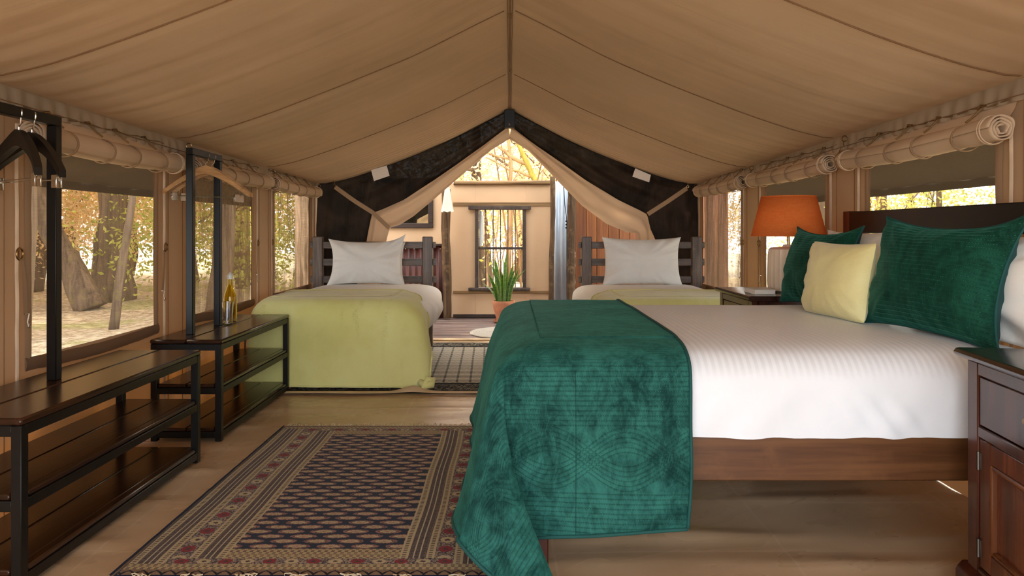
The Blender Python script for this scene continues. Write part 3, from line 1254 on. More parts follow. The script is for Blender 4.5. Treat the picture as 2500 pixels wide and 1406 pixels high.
tag_label('blank white rectangular label on the left dark net', [(906, 415), (944, 404), (951, 429), (913, 442)], (-1.2, 6.385, 1.55))
tag_label('blank white rectangular label on the right dark net', [(1551, 411), (1589, 427), (1585, 445), (1544, 431)], (1.2, 6.385, 1.55))
rc = thing('ridge_cap', 'black plastic sleeve at the peak of the tent end', 'ridge cap', (0, 6.36, 1.95))
cmb = MB()
P0, P1 = at(1231, 282, 6.36), at(1257, 312, 6.36)
cmb.box(P0.x, P1.x, 6.33, 6.41, P1.z, P0.z + 0.05, 0.004)
part('sleeve', cmb, 'black_metal', rc)
cmb = MB().tube([at(1243, 302, 6.325), at(1244, 306, 6.32)], 0.008, 8)
part('pin', cmb, 'steel', rc)
cmb = MB().tube([(0, 6.37, 1.97), (0, 6.70, 2.03)], 0.022, 10)
part('pole', cmb, 'black_metal', rc)


# ------------------------------------------------------------------ the room behind: deck, plaster wall, timbers
dk = thing('deck_floor', None, None, (0, 7.4, 0), kind='structure')
yy_ = 6.53
k = 0
rng = random.Random(3)
while yy_ < 8.22:
    wd = 0.128
    mb = MB().box(-2.5, 2.5, yy_, yy_ + wd - 0.008, -0.04, -0.006 + 0.003 * (k % 3 - 1), 0.004)
    part('plank', mb, 'deck', dk)
    yy_ += wd
    k += 1

BW = 8.19
wb = thing('wall_back', None, None, (0, BW, 0), kind='structure')
px = 8.19 / F


def pxx(p):
    return (p - CX) * px


def pzz(p):
    return 1 - (p - CY) * px


WX0, WX1, WZt, WZb = pxx(1160), pxx(1284), pzz(503), pzz(708)
mb = MB()
for x0, x1, z0, z1 in ((-2.5, WX0, 0, 1.56), (WX1, 0.52, 0, 1.56), (WX0, WX1, WZt, 1.56), (WX0, WX1, 0, WZb)):
    mb.box(x0, x1, BW, BW + 0.12, z0, z1, 0.002)
part('plaster', mb, 'plaster', wb)


def log(path, r, n=12, seed=0, knots=0.12):
    mb = MB()
    P = [Vector(p) for p in path]
    N = 26
    pts = [polyl(P, i / (N - 1)) for i in range(N)]
    n0 = 0
    for i, p in enumerate(pts):
        for k in range(n):
            a = 2 * PI * k / n
            rr = r * (1 + knots * nz(i * 0.35, math.cos(a) * 1.5 + seed, math.sin(a) * 1.5) + 0.04 * nz(i * 1.4, a, seed))
            d = (P[-1] - P[0]).normalized()
            u = Vector((0, 1, 0)) if abs(d.y) < 0.7 else Vector((1, 0, 0))
            v = d.cross(u).normalized()
            mb.v.append(tuple(p + u * (rr * math.cos(a)) + v * (rr * math.sin(a))))
    for i in range(N - 1):
        for k in range(n):
            m = (k + 1) % n
            mb.f.append([i * n + k, i * n + m, (i + 1) * n + m, (i + 1) * n + k])
    mb.f.append(list(range(n)))
    mb.f.append([(N - 1) * n + k for k in range(n)])
    return mb


part('beam', log([(pxx(1108), BW - 0.02, pzz(447)), (pxx(1344), BW - 0.02, pzz(446))], 0.026, seed=2, knots=0.08), 'beam', wb)
for za, zb in ((494, 503), (710, 717)):
    mb = MB().box(-0.66, 0.49, BW - 0.012, BW + 0.01, pzz(zb), pzz(za), 0.004)
    part('beam', mb, 'beam', wb)
mb = MB().box(-0.66, 0.49, BW - 0.02, BW + 0.01, 0.0, pzz(767), 0.004)
part('bottom_rail', mb, 'frame_wood', wb)


def timber(label, path, r, seed):
    t = solo('timber_post', log(path, r, 14, seed, 0.22), 'log', label, 'post', path[0], sharp=0)
    return t


Yp = 8.02
timber('dark knotty timber post standing left of the barred window', [at(1090, 776, Yp) + Vector((0.01, 0, -0.0)), at(1091, 650, Yp), at(1088, 560, Yp), at(1090, 462, Yp)], 0.049, 1)
timber('slim timber post between the plaster wall and the pale corrugated sheet', [at(1345, 776, Yp), at(1346, 640, Yp), at(1350, 520, Yp), at(1349, 431, Yp)], 0.029, 2)
timber('grey split timber post between corrugated sheet and wooden boards', [at(1393, 780, Yp - .06), at(1394, 640, Yp - .06), at(1396, 520, Yp - .06), at(1397, 452, Yp - .06)], 0.049, 3)

# corrugated sheets


def corrugated(x0, x1, y, z0, z1, n, amp):
    return MB().grid(int(n * 10) + 1, 2, lambda a, b: (lerp(x0, x1, a), y - amp * math.sin(a * n * 2 * PI), lerp(z0, z1, b)))


zs = thing('corrugated_sheet', 'pale corrugated metal sheet standing between two timber posts', 'metal sheet', (0.58, 8.1, 0))
o = part('sheet', corrugated(0.505, 0.70, 8.10, 0.0, 1.575, 2.6, 0.014), 'zinc', zs)
o.modifiers.new('thick', 'SOLIDIFY').thickness = 0.002
part('cable', MB().tube([at(1376, 455, 8.05), at(1379, 500, 8.05), at(1384, 540, 8.05), at(1384, 700, 8.05)], 0.0045, 6), 'black_metal', zs)
for q in (540, 548, 556):
    p = at(1382, q, 8.06)
    part('clip', MB().box(p.x - .008, p.x + .008, p.y - .008, p.y + .008, p.z - .009, p.z + .009), 'black_metal', zs)
iron = thing('iron_wainscot', 'rust-red corrugated iron panel low on the wall behind the left bed', 'wall panel', (-1.3, 8.12, 0))
o = part('sheet', corrugated(-2.3, -0.765, 8.12, 0.0, pzz(600), 22, 0.009), 'iron_red', iron)
o.modifiers.new('thick', 'SOLIDIFY').thickness = 0.002
part('top_trim', MB().box(-2.3, -0.765, 8.09, 8.15, pzz(600), pzz(595)), 'frame_wood', iron)
for q in range(14):
    x = -0.80 - q * 0.10
    part('nail', MB().lathe([(0.007, 0), (0.005, 0.004), (0.0001, 0.006)], 8, (0, 0, 0)).xf(Matrix.Translation((x, 8.105, pzz(607))) @ Matrix.Rotation(PI / 2, 4, 'X')), 'steel', iron)

# boards of the right-hand partition
pw = thing('wall_partition', None, None, (1.4, 8.0, 0), kind='structure')
x = 0.745
k = 0
while x < 2.4:
    wd = (0.125, 0.118, 0.131)[k % 3]
    part('board', MB().box(x, x + wd - 0.004, 8.0 + 0.002 * (k % 2), 8.03, 0, 1.75, 0.003), 'panel_wood', pw)
    x += wd
    k += 1

part('light_stop_board', MB().box(0.745, 2.4, 8.034, 8.05, 0, 1.74), 'frame_wood', pw)  # added behind the boards to stop light showing through their gaps

# barred window
w7 = thing('window_7', None, None, (0, BW, WZb), kind='structure')
fw = MB()
part('jamb', MB().box(WX0, pxx(1168), BW - 0.03, BW + 0.10, WZb, WZt, 0.004), 'win_wood', w7)
part('jamb', MB().box(pxx(1276), WX1, BW - 0.03, BW + 0.10, WZb, WZt, 0.004), 'win_wood', w7)
part('head', MB().box(pxx(1144), pxx(1296), BW - 0.045, BW + 0.08, pzz(512), pzz(503), 0.005), 'win_wood', w7)
part('window_sill', MB().box(pxx(1144), pxx(1294), BW - 0.06, BW + 0.08, pzz(709), pzz(702), 0.005), 'win_wood', w7)
part('middle_rail', MB().box(pxx(1166), pxx(1277), BW - 0.01, BW + 0.04, pzz(609), pzz(603), 0.003), 'win_wood', w7)
for q in (1186, 1204, 1222, 1240, 1258):
    part('bar', MB().tube([(pxx(q), BW + 0.015, WZb), (pxx(q), BW + 0.015, WZt)], 0.0055, 8), 'win_wood', w7)
sh = MB().box(pxx(1169) - 0.0, pxx(1169) + 0.03, BW + 0.10, BW + 0.55, pzz(602), pzz(514), 0.004)
s_ = part('shutter', sh, 'lid_white', w7)
part('panel', MB().box(pxx(1169) + 0.03, pxx(1169) + 0.038, BW + 0.18, BW + 0.47, pzz(594), pzz(524), 0.003), 'lid_white', s_)

# mirror on the back wall
mr = thing('wall_mirror', 'dark wood framed mirror on the plaster wall behind the left flap', 'mirror', (-1.2, BW - 0.02, 1.04))
mx0, mx1, mz0, mz1 = -1.56, pxx(1058), pzz(557), 1.62
fwid = 0.058
for nm_, b in (('frame_rail', (mx0, mx1, mz0, mz0 + fwid)), ('frame_rail', (mx0, mx1, mz1 - fwid, mz1)), ('frame_stile', (mx0, mx0 + fwid, mz0 + fwid, mz1 - fwid)), ('frame_stile', (mx1 - fwid, mx1, mz0 + fwid, mz1 - fwid))):
    part(nm_, MB().box(b[0], b[1], BW - 0.035, BW - 0.002, b[2], b[3], 0.005), 'frame_wood', mr)
part('glass', MB().box(mx0 + fwid - .005, mx1 - fwid + .005, BW - 0.018, BW - 0.010, mz0 + fwid - .005, mz1 - fwid + .005, 0.001), 'mirror', mr)

# small cloth shade on the left post
cs = thing('cloth_shade', 'small cream cloth shade hanging at the top of the left timber post', 'wall shade', (-0.715, 7.9, 1.22))
c0 = at(1092, 517, 7.90)
mb = MB()


def cone(a, b):
    th = b * 2 * PI
    r = lerp(0.066, 0.026, a ** 0.8) * (1 + 0.10 * math.cos(6 * th) * (1 - a))
    return (c0.x + r * math.cos(th), c0.y + r * math.sin(th) * 0.75, lerp(c0.z, c0.z + 0.275, a) + 0.006 * math.cos(6 * th) * (1 - a))


part('shade_cloth', MB().grid(14, 60, cone, closed=True), 'cream_cloth', cs)
part('hook', MB().tube([(c0.x, c0.y, c0.z + 0.27), (c0.x, c0.y + 0.02, c0.z + 0.30), (c0.x, c0.y + 0.11, c0.z + 0.30)], 0.005, 6), 'brass', cs)

# round mat on the deck
rm = MB().lathe([(0.0001, 0.012), (0.36, 0.012), (0.395, 0.010), (0.40, 0.004), (0.39, 0.0)], 64)
rm.v = [(x, y, z) for x, y, z in rm.v]
o = D.objects.new('round_mat', rm.mesh('round_mat', 'round_mat'))
COL.objects.link(o)
o.location = (0.0, 6.97, -0.003)
props(o, 'round pale braided mat on the wooden deck before the plant', 'mat')

# snake plant in a terracotta pot
pc = Vector((-0.068, 7.80, -0.004))
pl = thing('potted_snake_plant', 'tall snake plant in a terracotta pot under the barred window', 'potted plant', pc)
part('saucer', MB().lathe([(0.09, 0.0), (0.115, 0.012), (0.12, 0.028), (0.11, 0.028), (0.10, 0.012), (0.0001, 0.010)], 32, pc), 'terracotta', pl)
part('pot', MB().lathe([(0.0001, 0.012), (0.078, 0.012), (0.086, 0.05), (0.112, 0.14), (0.123, 0.20), (0.125, 0.232), (0.121, 0.240), (0.112, 0.238), (0.110, 0.21), (0.10, 0.205)], 36, pc), 'terracotta', pl)
part('soil', MB().lathe([(0.105, 0.207), (0.06, 0.215), (0.0001, 0.217)], 20, pc), 'soil', pl)
rng = random.Random(12)
LV = [(-0.075, 0.34, -0.10, 0.05), (-0.05, 0.50, -0.05, 0.055), (-0.03, 0.42, -0.10, 0.05), (0.00, 0.58, 0.035, 0.062), (0.02, 0.46, 0.00, 0.066), (0.045, 0.44, 0.06, 0.055),
      (0.06, 0.37, 0.10, 0.05), (0.07, 0.50, 0.15, 0.018), (-0.04, 0.55, -0.13, 0.018), (-0.02, 0.36, 0.0, 0.055), (0.03, 0.38, 0.09, 0.05), (-0.06, 0.30, -0.04, 0.045), (0.01, 0.52, -0.01, 0.05), (0.05, 0.40, 0.20, 0.02), (-0.08, 0.24, -0.16, 0.045)]
for i, (bx, h, lean, wd) in enumerate(LV):
    by = rng.uniform(-0.05, 0.05)
    tw = rng.uniform(-0.9, 0.9)

    def lf(a, b, bx=bx, h=h, lean=lean, wd=wd, by=by, tw=tw):
        wv = wd * (0.45 + 0.9 * a - 0.15 * a * a) * (1 - a ** 5) * 0.5 + 0.001
        an = tw + 0.5 * a
        q = (b * 2 - 1) * wv
        d = 0.25 * abs(b * 2 - 1) * wv
        return (pc.x + bx + lean * a * a + q * math.cos(an), pc.y + by + q * math.sin(an) - d, pc.z + 0.205 + h * a - 0.06 * abs(lean) * a * a)
    o = part('leaf', MB().grid(16, 5, lf, uv=lambda a, b: (b, a)), 'snake', pl, sharp=0)

# ------------------------------------------------------------------ rugs


def flat_rug(name, label, mat, x0, x1, y0, y1, th, bind=None):
    def fn(a, b):
        x, y = lerp(0, x1 - x0, a), lerp(0, y1 - y0, b)
        ed = min(min(a, 1 - a) * (x1 - x0), min(b, 1 - b) * (y1 - y0))
        z = th * min(1, ed / 0.006) + 0.0025 * (nz(x * 4, y * 4, 3) * 0.5 + 0.5)
        wob = 0.006 * nz(b * 7, 1.0 if a > 0.5 else 5.0) * (abs(a * 2 - 1) ** 8)
        return (x + wob, y, z)
    me = MB().grid(80, 110, fn).mesh(name, mat, sharp=0)
    o = D.objects.new(name, me)
    COL.objects.link(o)
    o.location = (x0, y0, 0.001)
    return props(o, label, 'rug')


rug = flat_rug('patterned_rug', 'navy and cream rug with rows of medallions on the canvas floor', 'rug', -1.15, -0.05, 2.035, 3.605, 0.007)
rng = random.Random(8)
for yb, s in ((1.57, 1), (0.0, -1)):
    mb = MB()
    for k in range(150):
        if s < 0 and (k // 7) % 3 != 1:
            continue
        x = 0.01 + 1.08 * k / 149 + rng.uniform(-0.003, 0.003)
        L = rng.uniform(0.012, 0.05) * (1.4 if rng.random() < 0.1 else 0.8)
        dx = rng.uniform(-0.012, 0.012)
        lift = rng.uniform(0.001, 0.010)
        P = [(x + dx * q + (0.008 * math.sin(q * 5 + k) if s < 0 else 0), yb + s * (L * q - 0.004), 0.006 + lift * math.sin(q * 2.6) - 0.003 * q) for q in (0, 0.35, 0.7, 1)]
        mb.tube(P, [0.0022, 0.0018, 0.0016, 0.0010], 4)
    o = D.objects.new('fringe', mb.mesh('fringe', 'fringe'))
    COL.objects.link(o)
    o.parent = rug
    o['kind'] = 'stuff'
mb = MB().grid(3, 90, lambda a, b: (-0.003 - 0.010 * (1 - a), 1.57 * b, 0.008 * math.sin(PI * (0.15 + a * 0.7)) + 0.0015 * nz(b * 30, 2)))
o = D.objects.new('edge_binding', mb.mesh('edge_binding', m_plain('navy_binding', C(16, 26, 52), 0.9)))
COL.objects.link(o)
o.parent = rug

rug2 = flat_rug('woven_rug', 'black and cream woven rug lying under the two single beds', 'rug2', -1.40, 0.60, 4.36, 6.31, 0.006)
mb = MB()


def bindfn(a, b):
    x = lerp(0, 2.0, a)
    hump = math.exp(-((x - 0.80) / 0.085) ** 2)
    y = lerp(-0.055 + 0.010 * nz(x * 3, 1), 0.006, b)
    return (x, y, 0.004 + 0.010 * math.sin(PI * (0.2 + 0.6 * b)) + 0.034 * hump * (0.25 + 0.75 * b))


mb.grid(120, 6, bindfn)
o = D.objects.new('edge_binding', mb.mesh('edge_binding', 'binding', sharp=0))
COL.objects.link(o)
o.parent = rug2
mb = MB().grid(60, 4, lambda a, b: (lerp(0, 2.0, a), lerp(1.945, 1.99, b), 0.004 + 0.008 * math.sin(PI * (0.2 + 0.6 * b))))
o = D.objects.new('edge_binding', mb.mesh('edge_binding', 'binding', sharp=0))
COL.objects.link(o)
o.parent = rug2

# ------------------------------------------------------------------ benches with clothes rails


def bench(label, y0, y1, x0, x1, rx, ry0, ry1, rz):
    t = thing('shoe_bench', label, 'bench', (x0, y0, 0), group='benches with clothes rails')
    T, s = 0.485, 0.03
    for x in (x0 + s / 2 + .004, x1 - s / 2 - .002):
        for y in (y0 + s / 2 + .002, y1 - s / 2 - .002):
            part('leg', MB().box(x - s / 2, x + s / 2, y - s / 2, y + s / 2, 0, T - 0.022, 0.002), 'black_metal', t)
    for z in (T - 0.022, 0.255, 0.046):
        fr = MB()
        for x in (x0 + s / 2 + .004, x1 - s / 2 - .002):
            fr.box(x - s / 2 + .001, x + s / 2 - .001, y0 + s, y1 - s, z - 0.030, z, 0.002)
        for y in (y0 + s / 2 + .002, y1 - s / 2 - .002):
            fr.box(x0 + s, x1 - s, y - s / 2 + .001, y + s / 2 - .001, z - 0.030, z, 0.002)
        part('crossbars', fr, 'black_metal', t)
        top = z > 0.4
        xa, xb = (x0, x1) if top else (x0 + 0.006, x1 - 0.006)
        ya, yb = (y0, y1) if top else (y0 + 0.006, y1 - 0.006)
        mid = (xa + xb) / 2
        for a, b in ((xa, mid - 0.002), (mid + 0.002, xb)):
            th = 0.022
            if not top:
                # notched round the legs at both ends by stopping short of them
                part('plank', MB().box(a + (0.032 if a == xa else 0), b - (0.032 if b == xb else 0), ya, yb, z, z + 0.018, 0.004), 'bench', t)
                if b == xb:
                    part('plank_lip', MB().box(b - 0.034, b - 0.002, ya + 0.034, yb - 0.034, z, z + 0.018, 0.004), 'bench', t)
            else:
                part('plank', MB().box(a, b, ya, yb, z, z + th, 0.006), 'bench', t)
    g_ = 0.034
    rl = MB()
    for y in (ry0, ry1):
        rl.box(rx - g_ / 2, rx + g_ / 2, y - g_ / 2, y + g_ / 2, T, rz - g_, 0.0025)
    rl.box(rx - g_ / 2, rx + g_ / 2, ry0 - g_ / 2, ry1 + g_ / 2, rz - g_, rz, 0.0025)
    part('clothes_rail', rl, 'black_metal', t)
    return t


bench('dark wood bench with black rail holding the black hangers, nearest the camera', 1.94, 3.07, -1.705, -1.345, -1.585, 2.02, 2.45, 1.400)
bench('dark wood bench with black rail holding pale hangers, bottle on top', 3.35, 4.385, -1.715, -1.372, -1.600, 3.53, 3.86, 1.418)


def hanger(label, x, y, zrail, rz, mat, Wd, drop, light):
    """hung over the rail's top at zrail"""
    zt = zrail - 0.012
    t = thing('coat_hanger', label, 'hanger', (x, y, zt), rz, 'coat hangers')
    neck = -0.062
    hk = MB()
    P = []
    for k in range(13):
        a = -0.25 * PI + (1.30 * PI) * k / 12
        P.append((0.021 * math.cos(a), 0, -0.006 + 0.021 * math.sin(a)))
    P = P[::-1]
    P = [(0.0, 0, neck - 0.01), (0.0, 0, neck + 0.012), (0.012, 0, neck + 0.024)] + P[::-1]
    hk.tube(P, 0.0024, 6)
    part('hook', hk, 'steel', t, local=True)
    top, bot = [], []
    n = 22
    for k in range(n + 1):
        u = k / n
        xx = (u * 2 - 1)
        ax = abs(xx)
        zc = neck - drop * (ax ** 1.35) * (1 - 0.12 * ax) / 0.88
        h = lerp(0.040, 0.021, min(1, ax * 1.5)) * (1.0 if ax < 0.93 else 0.8) * (1.25 if not light else 1.0)
        top.append((xx * Wd, zc + 0.003))
        bot.append((xx * Wd, zc - h))
    ol = top + bot[::-1]
    th = 0.016 if light else 0.022
    part('shoulder', MB().prism(ol, lambda a, b, c: (a, c - 0.035 * (abs(a) / Wd) ** 2, b), -th / 2, th / 2), mat, t, local=True, sharp=50)
    zb = neck - drop * 0.86 - (0.040 if light else 0.045)
    bar = MB()
    xb = Wd * 0.80
    bar.tube([(-xb, -0.02, zb + 0.055), (-xb, -0.02, zb + 0.008), (-xb + 0.01, -0.015, zb), (xb - 0.01, -0.015, zb), (xb, -0.02, zb + 0.008), (xb, -0.02, zb + 0.055)], 0.002, 6)
    part('clip_bar', bar, 'steel', t, local=True)
    for q in (-0.72, 0.72):
        c = MB()
        c.box(q * Wd - 0.013, q * Wd + 0.013, -0.026, -0.021, zb - 0.026, zb + 0.016, 0.002)
        c.box(q * Wd - 0.013, q * Wd + 0.013, -0.010, -0.005, zb - 0.026, zb + 0.016, 0.002)
        c.tube([(q * Wd - 0.014, -0.015, zb), (q * Wd + 0.014, -0.015, zb)], 0.005, 8)
        part('clip', c, 'steel', t, local=True)
    return t


hanger('black coat hanger with trouser clips, left of the two on the near rail', -1.585, 2.274, 1.400, math.radians(-33), 'hanger_black', 0.215, 0.135, False)
hanger('black coat hanger with trouser clips, right of the two on the near rail', -1.585, 2.335, 1.400, math.radians(-25), 'hanger_black', 0.215, 0.135, False)
hanger('pale wooden coat hanger with trouser clips, front one on the far rail', -1.600, 3.70, 1.418, math.radians(40), 'hanger', 0.218, 0.14, True)
hanger('pale wooden coat hanger with trouser clips, back one on the far rail', -1.600, 3.78, 1.418, math.radians(37), 'hanger', 0.205, 0.14, True)

# bottle and tumbler on the far bench
BT = 0.4855
bc = Vector((-1.585, 3.99, BT))
bo = thing('wine_bottle', 'amber glass bottle with silver cap standing on the far bench', 'bottle', bc)
part('glass', MB().lathe([(0.0001, 0.004), (0.030, 0.0), (0.036, 0.004), (0.037, 0.02), (0.037, 0.135), (0.033, 0.160), (0.022, 0.190), (0.0150, 0.215), (0.0135, 0.256), (0.0150, 0.258), (0.0150, 0.266), (0.0105, 0.266), (0.0105, 0.215), (0.018, 0.190), (0.030, 0.158), (0.0335, 0.133), (0.0335, 0.012), (0.0001, 0.010)], 28, bc), 'amber_glass', bo)
part('cap', MB().lathe([(0.0158, 0.246), (0.0162, 0.268), (0.012, 0.272), (0.004, 0.282), (0.0001, 0.284)], 20, bc), 'lid_white', bo)
gc = Vector((-1.566, 3.90, BT))
gl = MB().lathe([(0.0001, 0.002), (0.025, 0.0), (0.029, 0.003), (0.034, 0.125), (0.0325, 0.126), (0.0275, 0.010), (0.0001, 0.009)], 28, gc)
solo('glass_tumbler', gl, 'clear_glass', 'clear glass tumbler on the far bench before the amber bottle', 'tumbler', gc)


# ------------------------------------------------------------------ bedding helpers
def rr_point(x0, x1, y0, y1, rc, t):
    """point at fraction t round a rounded rectangle (t = 0 at the middle of the y0 side, counter-clockwise)"""
    rc = max(min(rc, (x1 - x0) / 2 - 1e-4, (y1 - y0) / 2 - 1e-4), 1e-3)
    a, b, q = (x1 - x0) - 2 * rc, (y1 - y0) - 2 * rc, PI * rc / 2
    P = 2 * a + 2 * b + 4 * q
    d = (t % 1.0) * P
    segs = [(a / 2, 'l', ((x0 + x1) / 2, y0), (1, 0)), (q, 'c', (x1 - rc, y0 + rc), -PI / 2), (b, 'l', (x1, y0 + rc), (0, 1)), (q, 'c', (x1 - rc, y1 - rc), 0),
            (a, 'l', (x1 - rc, y1), (-1, 0)), (q, 'c', (x0 + rc, y1 - rc), PI / 2), (b, 'l', (x0, y1 - rc), (0, -1)), (q, 'c', (x0 + rc, y0 + rc), PI), (a / 2, 'l', (x0 + rc, y0), (1, 0))]
    for L, k, p, dd in segs:
        if d <= L + 1e-9:
            if k == 'l':
                return (p[0] + dd[0] * d, p[1] + dd[1] * d)
            an = dd + d / rc
            return (p[0] + rc * math.cos(an), p[1] + rc * math.sin(an))
        d -= L
    return ((x0 + x1) / 2, y0)


def cover(x0, x1, y0, y1, stages, rc, post=None, ncol=220, nrow=44):
    """a cloth over a mattress: stages of (inset, z) from the middle of the top to the hem"""
    mb = MB()

    def fn(a, b):
        q = crom([(s[0], s[1], s[2] if len(s) > 2 else rc) for s in stages], a)
        ins, z, rcc = q
        x, y = rr_point(x0 + ins, x1 - ins, y0 + ins, y1 - ins, max(rcc - ins * 0.3, 0.02), b)
        p = Vector((x, y, z))
        if post:
            p = post(p, a, b)
        return p
    mb.grid(nrow, ncol, fn, closed=True, cap=False)
    mb.f.append([j for j in range(ncol)])
    return mb


# ------------------------------------------------------------------ double bed
BX0, BX1, BY0, BY1 = -0.03, 1.628, 2.03, 3.455
bed = thing('double_bed', 'double bed with brown wooden side rail and dark headboard on the right', 'bed', (0.8, 2.75, 0))
part('side_rail', MB().box(0.0, 1.62, 2.055, 2.095, 0.272, 0.405, 0.004), 'rail', bed)
part('side_rail', MB().box(0.0, 1.62, 3.40, 3.44, 0.272, 0.405, 0.004), 'rail', bed)
part('foot_rail', MB().box(-0.0, 0.04, 2.10, 3.395, 0.272, 0.405, 0.004), 'rail', bed)
sl = MB().box(0.04, 1.62, 2.1, 3.39, 0.335, 0.36)
part('slat_base', sl, 'rail', bed)
for x, y in ((0.045, 2.14), (0.045, 3.36)):
    part('leg', MB().box(x, x + 0.07, y - 0.035, y + 0.035, 0, 0.335, 0.004), 'headpost', bed)
HX = 1.632
for y in (2.07, 3.42):
    part('post', MB().box(HX, HX + 0.062, y - 0.035, y + 0.035, 0.0, 1.098, 0.004), 'headpost', bed)
part('top_rail', MB().box(HX - 0.004, HX + 0.030, 2.105, 3.385, 0.992, 1.094, 0.004), 'headboard', bed)
part('lower_rail', MB().box(HX + 0.004, HX + 0.030, 2.105, 3.385, 0.44, 0.60, 0.004), 'headboard', bed)


def bedpost(p, a, b):
    x, y, z = p
    # crown of the mattress, side ripples and a wavy hem
    if a > 0.55:
        k = (a - 0.55) / 0.45
        if y < (BY0 + BY1) / 2:
            rip = 0.018 * k * (nz(x * 4.2 + z * 1.6, z * 1.5, 3) + 0.7 * nz(x * 9 - z * 7, z * 3, 6))
            # diagonal drag folds towards the middle of the hem
            for fx, am in ((1.02, .020), (1.10, .016), (0.95, .012), (1.32, .010)):
                dd = (x - fx) - (0.52 - z) * 0.75
                rip -= am * k * math.exp(-(dd / 0.013) ** 2) * math.exp(-((z - 0.47) / 0.07) ** 2)
            y += rip - 0.006 * k
            z += k * k * (0.010 * nz(x * 5, 1) + 0.007 * nz(x * 12, 2))
        else:
            y += 0.01 * k * nz(x * 6, z)
    return Vector((x, y, z + 0.004 * nz(x * 3, y * 3, 1) * (1 - a)))


st = [(0.70, 0.668, .1), (0.45, 0.666, .1), (0.22, 0.660, .1), (0.10, 0.648), (0.045, 0.625), (0.012, 0.585), (0.0, 0.53), (0.0, 0.47), (0.004, 0.405)]
mb = cover(BX0, BX1, BY0, BY1, st, 0.07, bedpost, 300, 60)
solo('bed_sheet', mb, 'duvet', 'white satin-striped sheet tucked over the double mattress', 'sheet', (0.8, 2.75, 0.41), sharp=0)

# the green velvet throw: strip over the foot of the bed, hanging at the near side and over the foot end
TS = [  # (drop fraction, ten plan points from the right hem of the near side round the corner to the far end of the foot side, z of each)
    (0.00, [(.515, 2.20), (.36, 2.20), (.22, 2.20), (.16, 2.19), (.13, 2.19), (.11, 2.21), (.10, 2.32), (.10, 2.7), (.10, 3.1), (.10, 3.36)], [.672] * 10),
    (0.09, [(.515, 2.10), (.32, 2.10), (.15, 2.105), (.09, 2.10), (.06, 2.11), (.04, 2.14), (.03, 2.30), (.03, 2.7), (.03, 3.15), (.03, 3.40)], [.658, .658, .658, .656, .655, .655, .657, .659, .659, .658]),
    (0.17, [(.515, 2.035), (.30, 2.035), (.07, 2.04), (.02, 2.045), (-.005, 2.055), (-.020, 2.085), (-.030, 2.28), (-.030, 2.7), (-.030, 3.2), (-.030, 3.42)], [.625, .625, .625, .622, .62, .62, .625, .628, .628, .625]),
    (0.26, [(.513, 2.008), (.28, 2.008), (.03, 2.012), (-.015, 2.015), (-.035, 2.025), (-.05, 2.055), (-.055, 2.26), (-.052, 2.7), (-.055, 3.2), (-.055, 3.43)], [.575] * 10),
    (0.46, [(.510, 1.995), (.26, 1.996), (.00, 2.010), (-.012, 1.985), (-.055, 1.985), (-.082, 2.03), (-.092, 2.22), (-.090, 2.7), (-.10, 3.2), (-.102, 3.43)], [.45, .45, .45, .45, .45, .45, .45, .45, .45, .45]),
    (0.72, [(.510, 1.988), (.25, 1.990), (.01, 2.012), (.03, 1.960), (-.035, 1.930), (-.115, 1.985), (-.125, 2.20), (-.118, 2.7), (-.135, 3.2), (-.138, 3.43)], [.305, .30, .285, .27, .27, .29, .295, .295, .29, .29]),
    (1.00, [(.500, 1.988), (.25, 1.992), (.03, 2.025), (.128, 1.905), (.00, 1.850), (-.150, 1.930), (-.160, 2.20), (-.150, 2.7), (-.172, 3.2), (-.175, 3.43)], [.160, .140, .105, .035, .060, .165, .150, .140, .130, .130]),
]
NCOL = 150


def thr_fn(a, b):
    x = a * (len(TS) - 1)
    i = min(int(x), len(TS) - 2)
    cols = []
    for s in TS:
        pt = [(p[0], p[1], z) for p, z in zip(s[1], s[2])]
        cols.append(tuple(crom(pt, b)))
    # interpolate along the drop by its true fractions
    fr = [s[0] for s in TS]
    q = a
    for i in range(len(fr) - 1):
        if q <= fr[i + 1] or i == len(fr) - 2:
            break
    f = (q - fr[i]) / (fr[i + 1] - fr[i])
    n = len(cols) - 1
    P = [Vector(cols[min(max(k, 0), n)]) for k in (i - 1, i, i + 1, i + 2)]
    h = [fr[min(max(k, 0), n)] for k in (i - 1, i, i + 1, i + 2)]
    m1 = (P[2] - P[0]) / max(h[2] - h[0], 1e-6)
    m2 = (P[3] - P[1]) / max(h[3] - h[1], 1e-6)
    d = h[2] - h[1]
    p = (2 * f ** 3 - 3 * f * f + 1) * P[1] + (f ** 3 - 2 * f * f + f) * d * m1 + (-2 * f ** 3 + 3 * f * f) * P[2] + (f ** 3 - f * f) * d * m2
    k = max(0, a - 0.2)
    if b < 0.25:
        p.y += 0.010 * k * nz(p.x * 5, a * 3, 2)
    if b > 0.55:
        p.x += 0.030 * k * math.sin(p.y * 8.5 + 1.0) * nz(p.y * 1.7, 9.0) - 0.012 * k * nz(p.y * 6, a * 2)
    return p


def thr_uv(a, b):
    p = thr_fn(a, b)
    s = max(0.0, 0.66 - p.z) if a > 0.1 else 0.0
    wc = min(max((b - 0.24) / 0.34, 0.0), 1.0)
    u = lerp(p.x, -s, wc)
    v = lerp(s - max(0, p.y - 2.03), s * (1 - wc) - (p.y - 2.03), wc)
    return (u, v)


throw = MB().grid(70, NCOL, thr_fn, uv=thr_uv)


def thr_top(a, b):
    x, y = lerp(0.095, 0.515, a), lerp(2.19, 3.46, b)
    z = 0.672 + 0.006 * math.sin(PI * b) + 0.003 * nz(x * 5, y * 4)
    far = max(0.0, (y - 3.36) / 0.10)
    z -= 0.03 * far * far
    return (x, y, z)


